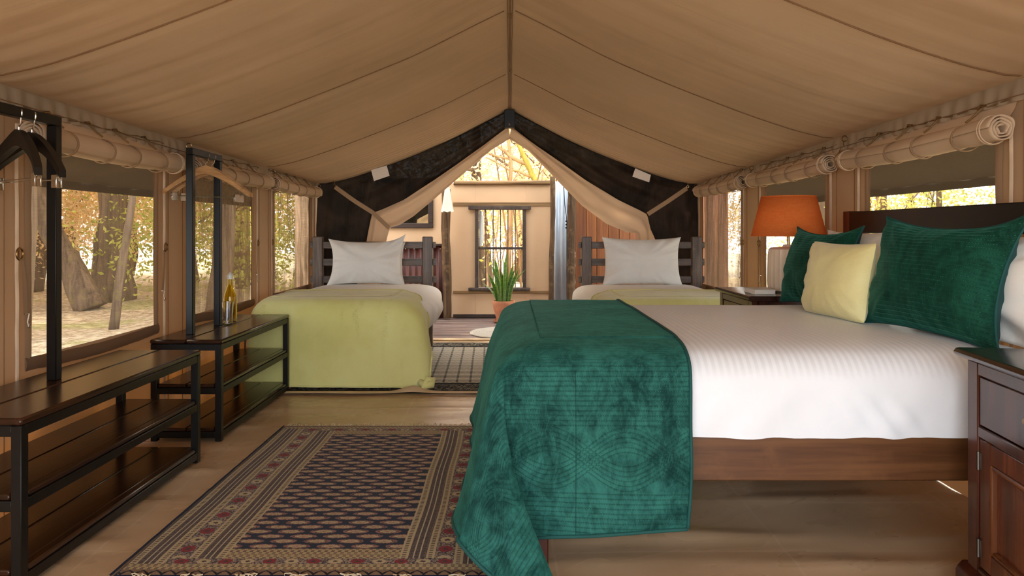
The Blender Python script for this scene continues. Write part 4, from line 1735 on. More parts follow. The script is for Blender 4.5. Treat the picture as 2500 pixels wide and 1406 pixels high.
throw.grid(40, 60, thr_top, uv=lambda a, b: (lerp(0.095, 0.515, a), -(lerp(2.19, 3.46, b) - 2.03)))
# far side of the throw
throw.grid(16, 40, lambda a, b: (lerp(0.515, 0.03 - 0.06 * a, b), 3.455 + 0.035 * math.sin(min(a * 2, 1) * PI / 2), 0.645 - 0.30 * a - 0.03 * b), uv=lambda a, b: (b * 0.5, a * 0.3))
tr = thing('velvet_throw', 'green quilted velvet throw spread across the foot of the double bed', 'throw', (0.2, 2.6, 0.16))
o = part('quilt', throw, 'velvet_throw', tr, sharp=0)
md = o.modifiers.new('thick', 'SOLIDIFY')
md.thickness = 0.006
md.offset = -1
e = MB()
pts = [Vector(thr_fn(1.0, k / 150)) for k in range(151)]
e.tube(pts, 0.0055, 6)
pts = [Vector((0.517, lerp(3.46, 2.19, k / 20), thr_top(1, 1 - k / 20)[2] + 0.002)) for k in range(20)] + [Vector(thr_fn(k / 50, 0.0)) + Vector((0.002, 0, 0.001)) for k in range(51)]
e.tube(pts, 0.005, 6)
part('binding', e, 'velvet_edge', tr, sharp=0)

# ------------------------------------------------------------------ cushions


def cushion_mb(W, H, T, seed, pinch=0.10, ear=0.05, sag=0.03, n=44, cre=0.012, lift=0.0):
    mb = MB()
    for sd in (1, -1):
        def fn(u, v, sd=sd):
            a, b = u * 2 - 1, v * 2 - 1
            x = W / 2 * a * (1 - pinch * (1 - b * b) ** 1.0 * abs(a)) * (1 + ear * (a * a * b * b) ** 2)
            y = H / 2 * b * (1 - pinch * 1.25 * (1 - a * a) * (abs(b) if b > 0 else 0.4 * abs(b))) * (1 + ear * (a * a * b * b) ** 2)
            th = T / 2 * max(0.0, (1 - abs(a) ** 2.6)) ** 0.62 * max(0.0, (1 - abs(b) ** 2.6)) ** 0.62
            rad = math.atan2(b * H, a * W)
            cr = cre * (nz(math.cos(rad) * 5, math.sin(rad) * 5, seed) * min(1, (a * a + b * b)) + 0.7 * nz(a * 2.2, b * 2.2, seed + 5))
            rd = 1 - abs(nz(math.cos(rad) * 7, math.sin(rad) * 7, seed + 9)) * 3
            cr += cre * 0.7 * 0.6 * max(0, rd) * min(1, (a * a + b * b) * 0.8) ** 2 * (1 if max(abs(a), abs(b)) < 0.97 else 0)
            y += lift * max(a, 0) ** 5 * max(b, 0) ** 3
            th = th * (1 - sag * b) + (cr if th > 0.006 else 0)
            if v in (0.0, 1.0) or u in (0.0, 1.0):
                th = 0
            return (x, y + H / 2, sd * max(th, 0))
        mb.grid(n, n, fn)
    return mb


def cushion(name, label, cat, P, Q, lean, W, H, T, mat, seed, back=None, group=None, flip=False, **kw):
    """bottom edge from P to Q, leaning back by the vector lean"""
    P, Q = Vector(P), Vector(Q)
    wx = (Q - P).normalized()
    up = Vector(lean).normalized()
    up = (up - wx * up.dot(wx)).normalized()
    nrm = wx.cross(up)
    mtx = Matrix((wx, up, nrm)).transposed().to_4x4()
    mtx.translation = (P + Q) / 2
    mb = cushion_mb(W, H, T, seed, **kw).xf(mtx)
    if back is None:
        return solo(name, mb, mat, label, cat, (P + Q) / 2, group, sharp=0)
    t = thing(name, label, cat, (P + Q) / 2, 0, group)
    n = 44
    half = n * n
    fa, fb = MB(), MB()
    fa.v = mb.v[:half]
    fa.f = [f for f in mb.f if max(f) < half]
    fb.v = mb.v[half:]
    fb.f = [[k - half for k in f] for f in mb.f if min(f) >= half]
    for i in range(n):
        for j in range(n):
            fa.u[i * n + j] = (i / (n - 1) * W, j / (n - 1) * H)
    part('front_cover', fa, mat, t, sharp=0)
    part('back_cover', fb, back, t, sharp=0)
    ed = [0 * n + j for j in range(n)] + [i * n + n - 1 for i in range(n)] + [(n - 1) * n + j for j in range(n - 1, -1, -1)] + [i * n for i in range(n - 1, -1, -1)]
    part('edge_piping', MB().tube([mb.v[k] for k in ed], 0.004, 6), 'velvet_edge', t, sharp=0)
    return t


cushion('pillow', 'white pillow against the headboard behind the far green cushion', 'pillow', (1.50, 3.42, 0.675), (1.50, 2.80, 0.675), (0.16, 0, 1), 0.64, 0.33, 0.15, 'pillowcase', 3, pinch=0.05, cre=0.02, lift=0.0)
cushion('pillow', 'white pillow against the headboard behind the near green cushion', 'pillow', (1.545, 2.70, 0.66), (1.535, 1.99, 0.650), (0.12, 0, 1), 0.72, 0.34, 0.15, 'pillowcase', 4, pinch=0.05, cre=0.025)
cushion('velvet_cushion', 'far dark green velvet cushion standing beside the orange lamp', 'cushion', (1.335, 3.43, 0.665), (1.375, 2.94, 0.665), (0.24, 0.03, 1), 0.53, 0.355, 0.20, 'velvet', 11, 'velvet_back', 'green velvet cushions', pinch=0.13, ear=0.07, cre=0.016)
cushion('velvet_cushion', 'near dark green velvet cushion, large, behind the nearer bedside cabinet', 'cushion', (1.315, 2.60, 0.672), (1.420, 2.08, 0.655), (0.26, 0.05, 1), 0.56, 0.385, 0.22, 'velvet', 17, 'velvet_back', 'green velvet cushions', pinch=0.13, ear=0.06, cre=0.018, lift=0.025)
cushion('yellow_cushion', 'small pale yellow cushion leaning between the two green cushions', 'cushion', (1.225, 2.93, 0.665), (1.275, 2.545, 0.662), (0.16, 0.0, 1), 0.42, 0.305, 0.14, 'yellow_cushion', 23, pinch=0.08, cre=0.008, ear=-0.05)

# ------------------------------------------------------------------ bedside cabinets


def nightstand(label, loc, rz):
    """front faces -x; local origin at the middle of the front's foot"""
    t = thing('bedside_cabinet', label, 'cabinet', loc, rz, 'bedside cabinets')
    W, Dp, H = 0.54, 0.42, 0.68
    h = W / 2
    b = MB()
    b.box(0.0, 0.03, -h, -h + 0.055, 0.09, H - 0.028)          # front stiles
    b.box(0.0, 0.03, h - 0.055, h, 0.09, H - 0.028)
    b.box(0.0, 0.03, -h + 0.056, h - 0.056, H - 0.062, H - 0.028)
    b.box(0.0, 0.03, -h + 0.056, h - 0.056, H - 0.225, H - 0.195)
    b.box(0.0, 0.03, -h + 0.056, h - 0.056, 0.09, 0.11)
    b.box(0.031, Dp, -h, -h + 0.02, 0.09, H - 0.028)
    b.box(0.031, Dp, h - 0.02, h, 0.09, H - 0.028)
    b.box(Dp - 0.012, Dp, -h + 0.021, h - 0.021, 0.09, H - 0.028)
    b.box(0.031, Dp - 0.013, -h + 0.021, h - 0.021, 0.09, 0.11)
    part('body', b, 'mahogany', t, local=True)
    top = MB()
    ol = [(-0.026, H - 0.010), (-0.020, H - 0.002), (-0.012, H), (Dp, H), (Dp, H - 0.026), (-0.008, H - 0.026), (-0.016, H - 0.022), (-0.024, H - 0.016)]
    top.prism(ol, lambda a, bb, c: (a, c, bb), -h - 0.022, h + 0.022)
    part('cabinet_top', top, 'mahogany_top', t, local=True, sharp=50)
    base = MB()
    ol = [(-0.022, 0.0), (-0.022, 0.07), (-0.016, 0.082), (-0.006, 0.094), (0.0, 0.096), (Dp, 0.096), (Dp, 0.0)]
    base.prism(ol, lambda a, bb, c: (a, c, bb), -h - 0.018, h + 0.018)
    part('base_moulding', base, 'mahogany', t, local=True, sharp=50)
    d = part('drawer', MB().box(0.004, 0.03, -h + 0.058, h - 0.058, H - 0.193, H - 0.064, 0.003), 'mahogany', t, local=True)
    kn = MB().lathe([(0.008, 0), (0.008, 0.002), (0.004, 0.003), (0.0001, 0.003)], 16)
    kn.xf(Matrix.Translation((0.004, 0, H - 0.128)) @ Matrix.Rotation(-PI / 2, 4, 'Y'))
    part('keyhole_plate', kn, 'brass', d, local=True)
    dr = MB()
    y0, y1, z0, z1, fr = -h + 0.058, h - 0.058, 0.112, H - 0.227, 0.055
    dr.box(0.004, 0.026, y0, y0 + fr, z0, z1)
    dr.box(0.004, 0.026, y1 - fr, y1, z0, z1)
    dr.box(0.004, 0.026, y0 + fr, y1 - fr, z0, z0 + fr)
    dr.box(0.004, 0.026, y0 + fr, y1 - fr, z1 - fr, z1)
    door = part('door', dr, 'door_wood', t, local=True)
    mo = MB()
    g_ = 0.012
    for (a0, a1, c0, c1) in ((y0 + fr, y0 + fr + g_, z0 + fr, z1 - fr), (y1 - fr - g_, y1 - fr, z0 + fr, z1 - fr), (y0 + fr + g_, y1 - fr - g_, z0 + fr, z0 + fr + g_), (y0 + fr + g_, y1 - fr - g_, z1 - fr - g_, z1 - fr)):
        mo.box(0.001, 0.022, a0, a1, c0, c1, 0.004)
    part('bead_moulding', mo, 'panel_wood', door, local=True)
    part('panel', MB().box(0.014, 0.024, y0 + fr + g_, y1 - fr - g_, z0 + fr + g_, z1 - fr - g_, 0.002), 'door_wood', door, local=True)
    for z in (z0 + 0.05, z1 - 0.06):
        hg = MB().tube([(0.001, y1 + 0.001, z - 0.024), (0.001, y1 + 0.001, z + 0.024)], 0.0045, 8)
        hg.box(0.0015, 0.0045, y1 - 0.008, y1 + 0.010, z - 0.022, z + 0.022, 0.0005)
        part('hinge', hg, 'dark_steel', door, local=True)
    ky = MB().lathe([(0.006, 0), (0.006, 0.012), (0.013, 0.018), (0.008, 0.028), (0.0001, 0.029)], 14)
    ky.xf(Matrix.Translation((0.004, y0 + 0.028, (z0 + z1) / 2 + 0.05)) @ Matrix.Rotation(-PI / 2, 4, 'Y'))
    part('knob', ky, 'brass', door, local=True)
    return t


AN = math.radians(-9)
# far front corner of the nearer cabinet stands at (1.248, 1.93)
fc = Vector((1.250, 1.925, 0))
nc = fc - Vector((-math.sin(AN), math.cos(AN), 0)) * 0.27
ns1 = nightstand('mahogany bedside cabinet standing nearest the camera at the right edge', (nc.x, nc.y, 0), AN)
ns2 = dup(ns1, (1.205, 3.775, 0), 0.0, 'mahogany bedside cabinet beyond the double bed carrying the orange lamp')

# lamp
lc = Vector((1.47, 3.72, 0.681))
la = thing('table_lamp', 'table lamp with orange drum shade and fluted pale base on the far cabinet', 'lamp', lc)
part('base', MB().lathe([(0.085, 0.0), (0.10, 0.01), (0.105, 0.06), (0.102, 0.18), (0.098, 0.225), (0.085, 0.235), (0.03, 0.238), (0.025, 0.25), (0.0001, 0.25)], 72, lc, 0.022, 24), 'ceramic', la)
part('stem', MB().tube([lc + Vector((0, 0, 0.245)), lc + Vector((0, 0, 0.47))], 0.008, 8), 'brass', la)
z0 = 0.296
shade = MB().lathe([(0.188, z0), (0.137, z0 + 0.206)], 64, lc)
shade.f = [f for f in shade.f if len(f) == 4]
o = part('lamp_shade', shade, 'shade', la)
md = o.modifiers.new('thick', 'SOLIDIFY')
md.thickness = 0.0025
rg = MB()
ring(rg, lc + Vector((0, 0, z0)), (0, 0, 1), 0.188, 0.0025, 48)
ring(rg, lc + Vector((0, 0, z0 + 0.206)), (0, 0, 1), 0.137, 0.0025, 48)
part('shade_rim', rg, 'shade', la)
sp = MB()
for k in range(3):
    a = 2 * PI * k / 3
    sp.tube([lc + Vector((0, 0, 0.468)), lc + Vector((0.137 * math.cos(a), 0.137 * math.sin(a), z0 + 0.203))], 0.002, 5)
part('shade_spider', sp, 'brass', la)
bk = thing('book', 'small white book lying on the far bedside cabinet', 'book', (1.285, 3.60, 0.681))
part('cover', MB().box(1.235, 1.345, 3.56, 3.72, 0.681, 0.684, 0.001), 'book', bk)
part('cover', MB().box(1.235, 1.345, 3.56, 3.72, 0.703, 0.706, 0.001), 'book', bk)
part('pages', MB().box(1.238, 1.342, 3.563, 3.717, 0.684, 0.703, 0.001), 'paper', bk)

# ------------------------------------------------------------------ single beds


def single_bed(label, x0, x1, yh, yf):
    t = thing('single_bed', label, 'bed', ((x0 + x1) / 2, yh, 0), 0, 'slatted single beds')
    pw_ = 0.088
    for x in (x0, x1 - pw_):
        part('post', MB().box(x, x + pw_, yh - 0.03, yh + 0.03, 0, 0.955, 0.006), 'bed_wood', t)
        part('foot_leg', MB().box(x, x + pw_, yf + 0.02, yf + 0.08, 0, 0.40, 0.005), 'bed_wood', t)
    for z0, z1 in ((0.851, 0.911), (0.702, 0.764), (0.552, 0.612)):
        part('rail', MB().box(x0 + pw_ - 0.002, x1 - pw_ + 0.002, yh - 0.015, yh + 0.015, z0, z1, 0.004), 'bed_rail_wood', t)
        for x, s in ((x0, -1), (x1, 1)):
            part('tenon', MB().box(min(x, x + s * 0.026), max(x, x + s * 0.026), yh - 0.013, yh + 0.013, z0 + 0.002, z1 - 0.002, 0.004), 'bed_rail_wood', t)
    for x in (x0 + 0.02, x1 - 0.045):
        part('side_rail', MB().box(x, x + 0.025, yf + 0.08, yh - 0.03, 0.25, 0.37, 0.004), 'bed_rail_wood', t)
    part('slat_base', MB().box(x0 + 0.046, x1 - 0.046, yf + 0.09, yh - 0.035, 0.30, 0.33), 'bed_rail_wood', t)
    return t


single_bed('left single bed with slatted grey-brown headboard beside the far bench', -1.715, -0.672, 6.14, 4.52)
single_bed('right single bed with slatted grey-brown headboard beyond the double bed', 0.622, 1.668, 6.14, 4.52)


def pleat(sgn, xin):
    def f(p, a, b):
        x, y, z = p
        if a > 0.45:
            k = (a - 0.45) / 0.55
            if (x - xin) * sgn > 0:
                bulge = math.exp(-((y - 5.25) / 0.48) ** 2)
                x += sgn * (0.075 * math.sin(PI * min(1, k * 0.9)) * bulge)
                x += sgn * 0.010 * k * math.sin(y * 30 + 6 * z + 2 * nz(y * 2, z))
        return Vector((x, y, z + 0.006 * nz(x * 4, y * 4, 2) * (1 - a)))
    return f


sst = [(0.42, 0.562, .1), (0.25, 0.560, .1), (0.13, 0.552), (0.05, 0.530), (0.01, 0.49), (0.0, 0.44), (0.004, 0.38), (0.02, 0.31)]
mb = cover(-1.665, -0.585, 4.50, 6.10, sst, 0.12, pleat(1, -1.1), 240, 40)
solo('duvet', mb, 'linen', 'white duvet on the left single bed, bulging over its right side', 'duvet', (-1.1, 5.3, 0.31), group='white duvets', sharp=0)
mb = cover(0.535, 1.62, 4.50, 6.10, sst, 0.12, pleat(-1, 1.1), 240, 40)
solo('duvet', mb, 'linen', 'white duvet on the right single bed behind the double bed', 'duvet', (1.1, 5.3, 0.31), group='white duvets', sharp=0)


def blanket(name, label, xl, xr, mir, seed):
    """folded blanket over the foot of a single bed; xr is the side towards the middle of the tent (mirrored by mir)"""
    S_ = [  # plan points: room side from the head end to the foot corner, foot side, wall-side corner, wall side
        (0.00, [(-.78, 5.10), (-.79, 4.9), (-.80, 4.75), (-.82, 4.66), (-.95, 4.64), (-1.3, 4.64), (-1.50, 4.66), (-1.55, 4.75), (-1.56, 4.9), (-1.56, 5.10)], [.574] * 10),
        (0.12, [(-.77, 5.11), (-.69, 4.9), (-.665, 4.68), (-.70, 4.56), (-.86, 4.53), (-1.3, 4.53), (-1.56, 4.55), (-1.62, 4.70), (-1.625, 4.9), (-1.625, 5.12)], [.573, .566, .562, .562, .562, .562, .56, .56, .56, .56]),
        (0.22, [(-.762, 5.115), (-.662, 4.9), (-.598, 4.64), (-.635, 4.50), (-.80, 4.475), (-1.3, 4.475), (-1.60, 4.49), (-1.665, 4.65), (-1.672, 4.9), (-1.672, 5.13)], [.571, .558, .528, .512, .515, .515, .51, .515, .52, .52]),
        (0.34, [(-.755, 5.12), (-.645, 4.9), (-.562, 4.60), (-.585, 4.465), (-.76, 4.445), (-1.3, 4.445), (-1.62, 4.455), (-1.68, 4.62), (-1.684, 4.9), (-1.684, 5.14)], [.569, .550, .47, .44, .44, .44, .44, .44, .46, .47]),
        (0.62, [(-.748, 5.125), (-.630, 4.91), (-.542, 4.62), (-.535, 4.455), (-.74, 4.425), (-1.3, 4.425), (-1.64, 4.43), (-1.69, 4.6), (-1.69, 4.9), (-1.69, 5.14)], [.567, .538, .41, .24, .235, .235, .235, .235, .30, .36]),
        (1.00, [(-.742, 5.13), (-.618, 4.92), (-.530, 4.62), (-.520, 4.425), (-.74, 4.405), (-1.3, 4.405), (-1.655, 4.405), (-1.695, 4.6), (-1.695, 4.9), (-1.69, 5.14)], [.565, .526, .35, .035, .030, .032, .036, .05, .15, .25]),
    ]
    fr = [s[0] for s in S_]

    def mp(p):
        if not mir:
            return p
        return (-p[0] - 0.045, p[1])

    def fn(a, b):
        cols = [crom([(mp(p)[0], mp(p)[1], z) for p, z in zip(s[1], s[2])], b) for s in S_]
        for i in range(len(fr) - 1):
            if a <= fr[i + 1] or i == len(fr) - 2:
                break
        f = (a - fr[i]) / (fr[i + 1] - fr[i])
        n = len(cols) - 1
        P = [cols[min(max(k, 0), n)] for k in (i - 1, i, i + 1, i + 2)]
        h = [fr[min(max(k, 0), n)] for k in (i - 1, i, i + 1, i + 2)]
        m1 = (P[2] - P[0]) / max(h[2] - h[0], 1e-6)
        m2 = (P[3] - P[1]) / max(h[3] - h[1], 1e-6)
        d = h[2] - h[1]
        p = (2 * f ** 3 - 3 * f * f + 1) * P[1] + (f ** 3 - 2 * f * f + f) * d * m1 + (-2 * f ** 3 + 3 * f * f) * P[2] + (f ** 3 - f * f) * d * m2
        k = max(0, a - 0.25)
        if 0.28 < b < 0.72:
            p.y += 0.022 * k * nz(p.x * 3.6 + p.z * 0.6, seed, 1.0) + 0.008 * k * nz(p.x * 11, p.z, seed)
            p.z += 0.012 * k * k * nz(p.x * 3, seed + 3)
        elif b <= 0.28:
            p.x += (-1 if mir else 1) * 0.012 * k * math.sin(p.y * 24 + p.z * 3)
        return p
    mb = MB().grid(46, 150, fn)

    def top(a, b):
        x, y = lerp(-.77, -1.565, a), lerp(4.635, 5.115, b)
        x, y = mp((x, y))
        return (x, y, 0.5735 + 0.004 * nz(x * 5, y * 4) + 0.006 * math.sin(PI * a) * math.sin(PI * b))
    mb.grid(30, 24, top)
    t = thing(name, label, 'blanket', (1.1 if mir else -1.1, 4.6, 0.03), group='chartreuse blankets')
    o = part('cloth', mb, 'chartreuse', t, sharp=0)
    md = o.modifiers.new('thick', 'SOLIDIFY')
    md.thickness = 0.007
    md.offset = -1
    hem = [Vector(fn(1.0, k / 120)) for k in range(121)]
    part('hem', MB().tube(hem, 0.006, 6), 'chartreuse', t, sharp=0)
    e2 = [Vector(fn(k / 40, 0.0)) for k in range(40, -1, -1)] + [Vector(top(q / 20, 1.0)) for q in range(21)] + [Vector(fn(k / 40, 1.0)) for k in range(41)]
    part('head_edge', MB().tube(e2, 0.0065, 6), 'chartreuse', t, sharp=0)
    if not mir:
        kn = MB()
        c = Vector((-0.515, 4.395, 0.030))
        kn.tube([c + Vector((-.05, .01, .03)), c + Vector((-.01, -.02, .012)), c + Vector((.03, -.015, .02)), c + Vector((.035, .01, .04)), c + Vector((.0, .0, .05)), c + Vector((-.015, -.025, .02)), c + Vector((-.03, -.03, -.015))], [.02, .022, .024, .022, .018, .016, .008], 10)
        part('tuft', kn, 'chartreuse', t, sharp=0)


blanket('blanket', 'yellow-green chenille blanket hanging over the foot of the left bed', 0, 0, False, 2)
blanket('blanket', 'yellow-green chenille blanket folded on the right bed behind the double bed', 0, 0, True, 6)
cushion('pillow', 'white pillow, rear of two on the left single bed', 'pillow', (-1.50, 6.00, 0.562), (-0.92, 6.00, 0.562), (0, 0.10, 1), 0.60, 0.34, 0.13, 'pillowcase', 31, pinch=0.04)
cushion('pillow', 'white pillow, front of two on the left single bed, right corner raised', 'pillow', (-1.50, 5.86, 0.562), (-0.90, 5.86, 0.562), (0.0, 0.14, 1), 0.615, 0.37, 0.15, 'pillowcase', 33, pinch=0.09, ear=0.06, cre=0.026, lift=0.04)
cushion('pillow', 'white pillow, rear of two on the right single bed', 'pillow', (0.82, 6.00, 0.562), (1.40, 6.00, 0.562), (0, 0.10, 1), 0.61, 0.375, 0.13, 'pillowcase', 35, pinch=0.03)
cushion('pillow', 'white pillow, front of two on the right single bed, squarely propped', 'pillow', (0.80, 5.86, 0.562), (1.41, 5.86, 0.562), (-0.0, 0.14, 1), 0.63, 0.385, 0.15, 'pillowcase', 37, pinch=0.05, ear=0.05, cre=0.022)

# ------------------------------------------------------------------ outside: ground, trees
GZ = -0.45
solo('ground', MB().grid(60, 60, lambda a, b: (lerp(-30, 30, a), lerp(-8, 45, b), GZ + 0.10 * nz(a * 14, b * 14) - (0.1 if abs(lerp(-30, 30, a)) < 3 and lerp(-8, 45, b) < 9.5 else 0))), 'ground', kind='structure', sharp=0)


def leaves_mesh(name, mat, centers, n, spread, size, seed):
    r = np.random.RandomState(seed)
    C_ = np.array(centers, dtype=np.float64)
    ix = r.randint(0, len(C_), n)
    p = C_[ix, :3] + r.normal(0, 1, (n, 3)) * (spread * C_[ix, 3:4]) * np.array([1, 1, 0.8])
    a = r.normal(0, 1, (n, 3))
    a /= np.linalg.norm(a, axis=1)[:, None]
    b = np.cross(a, r.normal(0, 1, (n, 3)))
    b /= np.linalg.norm(b, axis=1)[:, None] + 1e-9
    s = size * r.uniform(0.6, 1.4, (n, 1))
    v = np.stack([p - a * s, p + b * s * 0.42, p + a * s, p - b * s * 0.42], 1).reshape(-1, 3)
    me = D.meshes.new(name)
    me.vertices.add(4 * n)
    me.vertices.foreach_set('co', v.ravel())
    me.loops.add(4 * n)
    me.loops.foreach_set('vertex_index', np.arange(4 * n, dtype=np.int32))
    me.polygons.add(n)
    me.polygons.foreach_set('loop_start', np.arange(0, 4 * n, 4, dtype=np.int32))
    me.update(calc_edges=True)
    me.materials.append(M[mat])
    return me


def tree(label, x, y, pts, rads, mat_bark, mat_leaf, crown, nleaf, size, seed, group='trees outside the tent', name='tree', spread=0.45):
    """pts: trunk line relative to the foot; crown: (cx, cy, cz, rx, rz, clusters)"""
    t = thing(name, label, 'tree', (x, y, GZ), 0, group)
    N = 14
    P = [crom(pts, k / (N - 1)) for k in range(N)]
    R = [float(np.interp(k / (N - 1), np.linspace(0, 1, len(rads)), rads)) for k in range(N)]
    n = 14
    mb = MB()
    mb.tube(P, R, n)
    for i, v in enumerate(mb.v):
        q = 0.16 * R[min(i // n, N - 1)]
        mb.v[i] = (v[0] + q * nz(v[0] * 5, v[1] * 5, v[2] * 2 + seed), v[1] + q * nz(v[1] * 5, v[2] * 2, seed), v[2])
    part('trunk', mb, mat_bark, t, local=True, sharp=0)
    r = random.Random(seed)
    cs = []
    cx, cy_, cz, rx, rz_, nc_ = crown
    for k in range(nc_):
        while True:
            q = Vector((r.uniform(-1, 1), r.uniform(-1, 1), r.uniform(-1, 1)))
            if q.length < 1:
                break
        cs.append((cx + q.x * rx, cy_ + q.y * rx, cz + q.z * rz_, r.uniform(0.7, 1.3)))
    tp = P[int(N * 0.6):]
    for k in range(min(7, nc_)):
        s = tp[r.randrange(len(tp))]
        e = Vector(cs[k][:3])
        m = s.lerp(e, 0.5) + Vector((r.uniform(-.2, .2), r.uniform(-.2, .2), r.uniform(0, .3)))
        rb = R[-1] * 0.8
        part('branch', MB().tube([s, m, e], [rb, rb * 0.6, rb * 0.2], 7), mat_bark, t, local=True, sharp=0)
    if nleaf:
        me = leaves_mesh('leaves', mat_leaf, cs, nleaf, spread, size, seed)
        o = D.objects.new('leaves', me)
        COL.objects.link(o)
        o.parent = t
        o['kind'] = 'stuff'
    return t


# the two big trunks seen through the first left window
tree('thick grey tree trunk leaning to the left outside the first left window', -7.85, 13.2, [(0, 0, 0), (-0.35, 0, 0.75), (-0.8, 0, 1.6), (-1.2, 0, 2.8), (-1.4, 0, 4.5)], [0.30, 0.22, 0.19, 0.16, 0.10], 'bark', 'leaf_gold', (-1.2, 0.5, 4.6, 2.0, 1.6, 30), 5000, 0.045, 1, None)
tree('massive upright tree trunk behind the leaning one outside the first left window', -8.25, 14.6, [(0, 0, 0), (0.0, 0, 1.0), (0.05, 0, 2.0), (-0.1, 0, 3.4), (0.1, 0, 5.5)], [0.46, 0.32, 0.28, 0.24, 0.12], 'bark', 'leaf_gold', (0.2, 0.6, 4.4, 2.4, 1.8, 34), 5500, 0.045, 2, None)
tree('slim pale sapling right of the trunks outside the first left window', -5.6, 10.4, [(-0.25, 0, 0), (-0.12, 0, 1.0), (0.05, 0, 2.1), (0.1, 0, 3.4)], [0.07, 0.06, 0.05, 0.03], 'bark', 'leaf_tan', (0.2, 0, 4.0, 1.2, 0.8, 12), 1600, 0.07, 3, None)

# woodland all round, copied: three kinds, plus tall trees added to dapple the sun
kinds = []
kinds.append(tree('golden-leaved tree in the woodland around the tent', -11.5, 17.0, [(0, 0, 0), (0.1, 0.1, 1.2), (-0.1, 0.2, 2.6), (0.2, 0.2, 5.0)], [0.22, 0.16, 0.13, 0.06], 'bark', 'leaf_gold', (0, 0, 3.0, 2.2, 2.3, 60), 5000, 0.055, 11))
kinds.append(tree('tan-leaved tree in the woodland around the tent', -9.0, 20.0, [(0, 0, 0), (-0.2, 0, 1.2), (0.1, 0.2, 2.6), (-0.3, 0.1, 5.0)], [0.20, 0.15, 0.12, 0.05], 'bark', 'leaf_tan', (0, 0, 2.9, 2.0, 2.4, 70), 7500, 0.05, 12))
kinds.append(tree('yellow-green bushy tree in the woodland around the tent', -13.5, 13.0, [(0, 0, 0), (0.1, 0, 0.8), (0, 0.1, 1.6), (0.1, 0, 3.2)], [0.12, 0.09, 0.07, 0.03], 'bark', 'leaf_green', (0, 0, 1.5, 1.9, 1.3, 50), 5000, 0.05, 13))
kinds.append(tree('tall added tree whose high thin canopy dapples the sun around the tent', -9.5, 13.5, [(0, 0, 0), (0.15, 0, 2.0), (-0.1, 0.1, 4.0), (0.1, 0.2, 6.4)], [0.2, 0.16, 0.12, 0.05], 'bark', 'leaf_gold', (0, 0, 6.2, 3.6, 1.3, 90), 11000, 0.085, 14, spread=0.55))
rng = random.Random(77)
SPOTS = [(-5.8, 12.2, 3), (-6.4, 9.0, 3), (-7, 18.5, 1), (-9.5, 17.2, 1), (-12, 19.5, 1), (-15.5, 16.8, 1), (-18, 19, 0), (-13.5, 22, 1), (-8, 21.5, 0), (-19, 24, 1), (-16.5, 12, 1), (-17, 8, 0), (-5, 20.5, 1), (-14.5, 13.2, 2), (-6.4, 15.6, 2), (-11.2, 15.8, 1), (-11.5, 10.5, 3), (-12.5, 4.2, 3), (-5.2, 12.5, 3), (-13.5, 16, 3), (-9, 20, 3), (-3.5, 17, 3), (-17, 10, 3), (-16, 22, 3), (8, 9, 3), (6.5, 15, 3), (-13, 9, 0), (-15, 19, 1), (-12.5, 23, 0), (-6, 24, 1), (-17, 14, 2), (-10, 26, 2), (-13, 4.5, 1), (-14.5, 16.5, 0),  # first two trees added to keep the sun off the round mat
         (9.2, 9.5, 0), (11, 13, 1), (8.5, 16, 0), (13, 8, 2), (10.5, 18.5, 2), (7.0, 20, 1), (12.5, 5, 0), (7.6, 12.6, 2), (14, 15, 0), (9.5, 6.2, 2),
         (-3.6, 19, 1), (0.2, 20.5, 0), (3.4, 19.5, 1), (-1.6, 24, 0), (2.0, 26, 1), (-0.6, 16.6, 1), (2.6, 15.8, 1), (5.2, 23, 0), (-2.6, 16.4, 2), (1.0, 18.0, 1)]
for x, y, kd in SPOTS:
    side = 'outside the left windows' if x < -5.5 else ('outside the right windows' if x > 5.5 else 'in the thicket behind the back wall')
    far = ', farther off' if (x * x + y * y) > 380 else ', nearer the tent'
    lab = ('golden-leaved tree ', 'tan-leaved tree ', 'yellow-green bushy tree ', 'added thin-crowned sun-shading tree ')[kd] + side + far
    t_ = dup(kinds[kd], (x, y, GZ), rng.uniform(0, 6.28), lab, rng.uniform(0.85, 1.25))
    t_['group'] = 'trees ' + side

# mossy tree whose limbs cross the gable opening
Yt = 12.0


def wp(x, y):
    p = at(x, y, Yt)
    return p


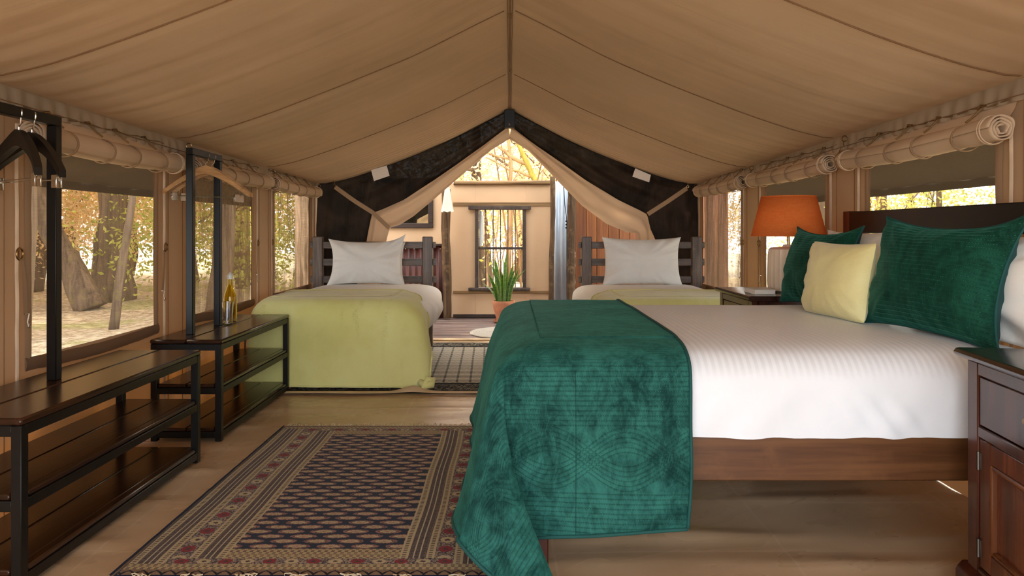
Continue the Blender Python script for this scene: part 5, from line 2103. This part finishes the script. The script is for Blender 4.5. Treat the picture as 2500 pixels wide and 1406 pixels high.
mt = thing('mossy_tree', 'mossy yellow tree with crossing limbs seen through the gable opening', 'tree', (wp(1345, 640).x, Yt, GZ))
part('trunk', MB().tube([Vector((wp(1372, 700).x, Yt, GZ)), wp(1345, 600), wp(1318, 480), wp(1306, 442)], [.14, .10, .06, .050], 10), 'bark', mt, sharp=0)
part('limb', MB().tube([wp(1306, 442), wp(1305, 438), wp(1285, 395), wp(1268, 358), wp(1245, 300), wp(1220, 220)], [.050, .050, .043, .036, .03, .02], 10), 'bark_moss', mt, sharp=0)
part('limb', MB().tube([wp(1289, 402), wp(1268, 394), wp(1247, 383), wp(1232, 368), wp(1216, 358), wp(1180, 340)], [.030, .034, .036, .028, .020, .014], 8), 'bark_rust', mt, sharp=0)
part('limb', MB().tube([wp(1250, 388), wp(1228, 385), wp(1205, 379), wp(1180, 370)], [.022, .020, .016, .010], 8), 'bark_rust', mt, sharp=0)
part('limb', MB().tube([wp(1300, 433), wp(1280, 425), wp(1268, 418), wp(1258, 416), wp(1245, 416), wp(1232, 408), wp(1212, 396), wp(1186, 384)], [.026, .024, .020, .018, .018, .016, .013, .008], 8), 'bark_rust', mt, sharp=0)
t2 = thing('slender_tree', 'slender straight tree trunk seen through the gable opening', 'tree', (wp(1246, 700).x, Yt + .3, GZ))
part('trunk', MB().tube([Vector((wp(1240, 700).x, Yt + .3, GZ)), wp(1244, 560), wp(1246, 440), wp(1248, 400), wp(1242, 350), wp(1240, 280)], [.05, .04, .032, .030, .026, .02], 10), 'bark_rust', t2, sharp=0)
rng = random.Random(5)
for (x0, y0, x1, y1) in ((1215, 440, 1208, 370), (1229, 440, 1226, 366), (1268, 440, 1262, 425), (1310, 440, 1322, 398), (1322, 440, 1330, 404), (1200, 700, 1216, 540), (1230, 700, 1205, 560), (1262, 700, 1250, 520), (1190, 700, 1180, 530), (1214, 640, 1246, 540)):
    s0, s1 = wp(x0, y0), wp(x1, y1)
    s0 = s0 + Vector((rng.uniform(-.1, .1), rng.uniform(-.6, .6), 0))
    base = Vector((s0.x + rng.uniform(-.3, .3), s0.y, GZ))
    tg = thing('bare_sapling', 'thin bare sapling in the thicket behind the back wall', 'sapling', base, group='bare saplings behind the back wall')
    e_ = s1 + (s1 - s0).normalized() * 0.5
    part('stem', MB().tube([base, base.lerp(s0, 0.6) + Vector((.05, 0, 0)), s0, s1, e_], [.022, .016, .012, .010, .004], 6), 'twig', tg, sharp=0)
    part('twig', MB().tube([s0.lerp(s1, .4), s0.lerp(s1, .7) + Vector((.15, .05, .1)), s1 + Vector((.3, .1, .15))], [.007, .005, .002], 5), 'twig', tg, sharp=0)
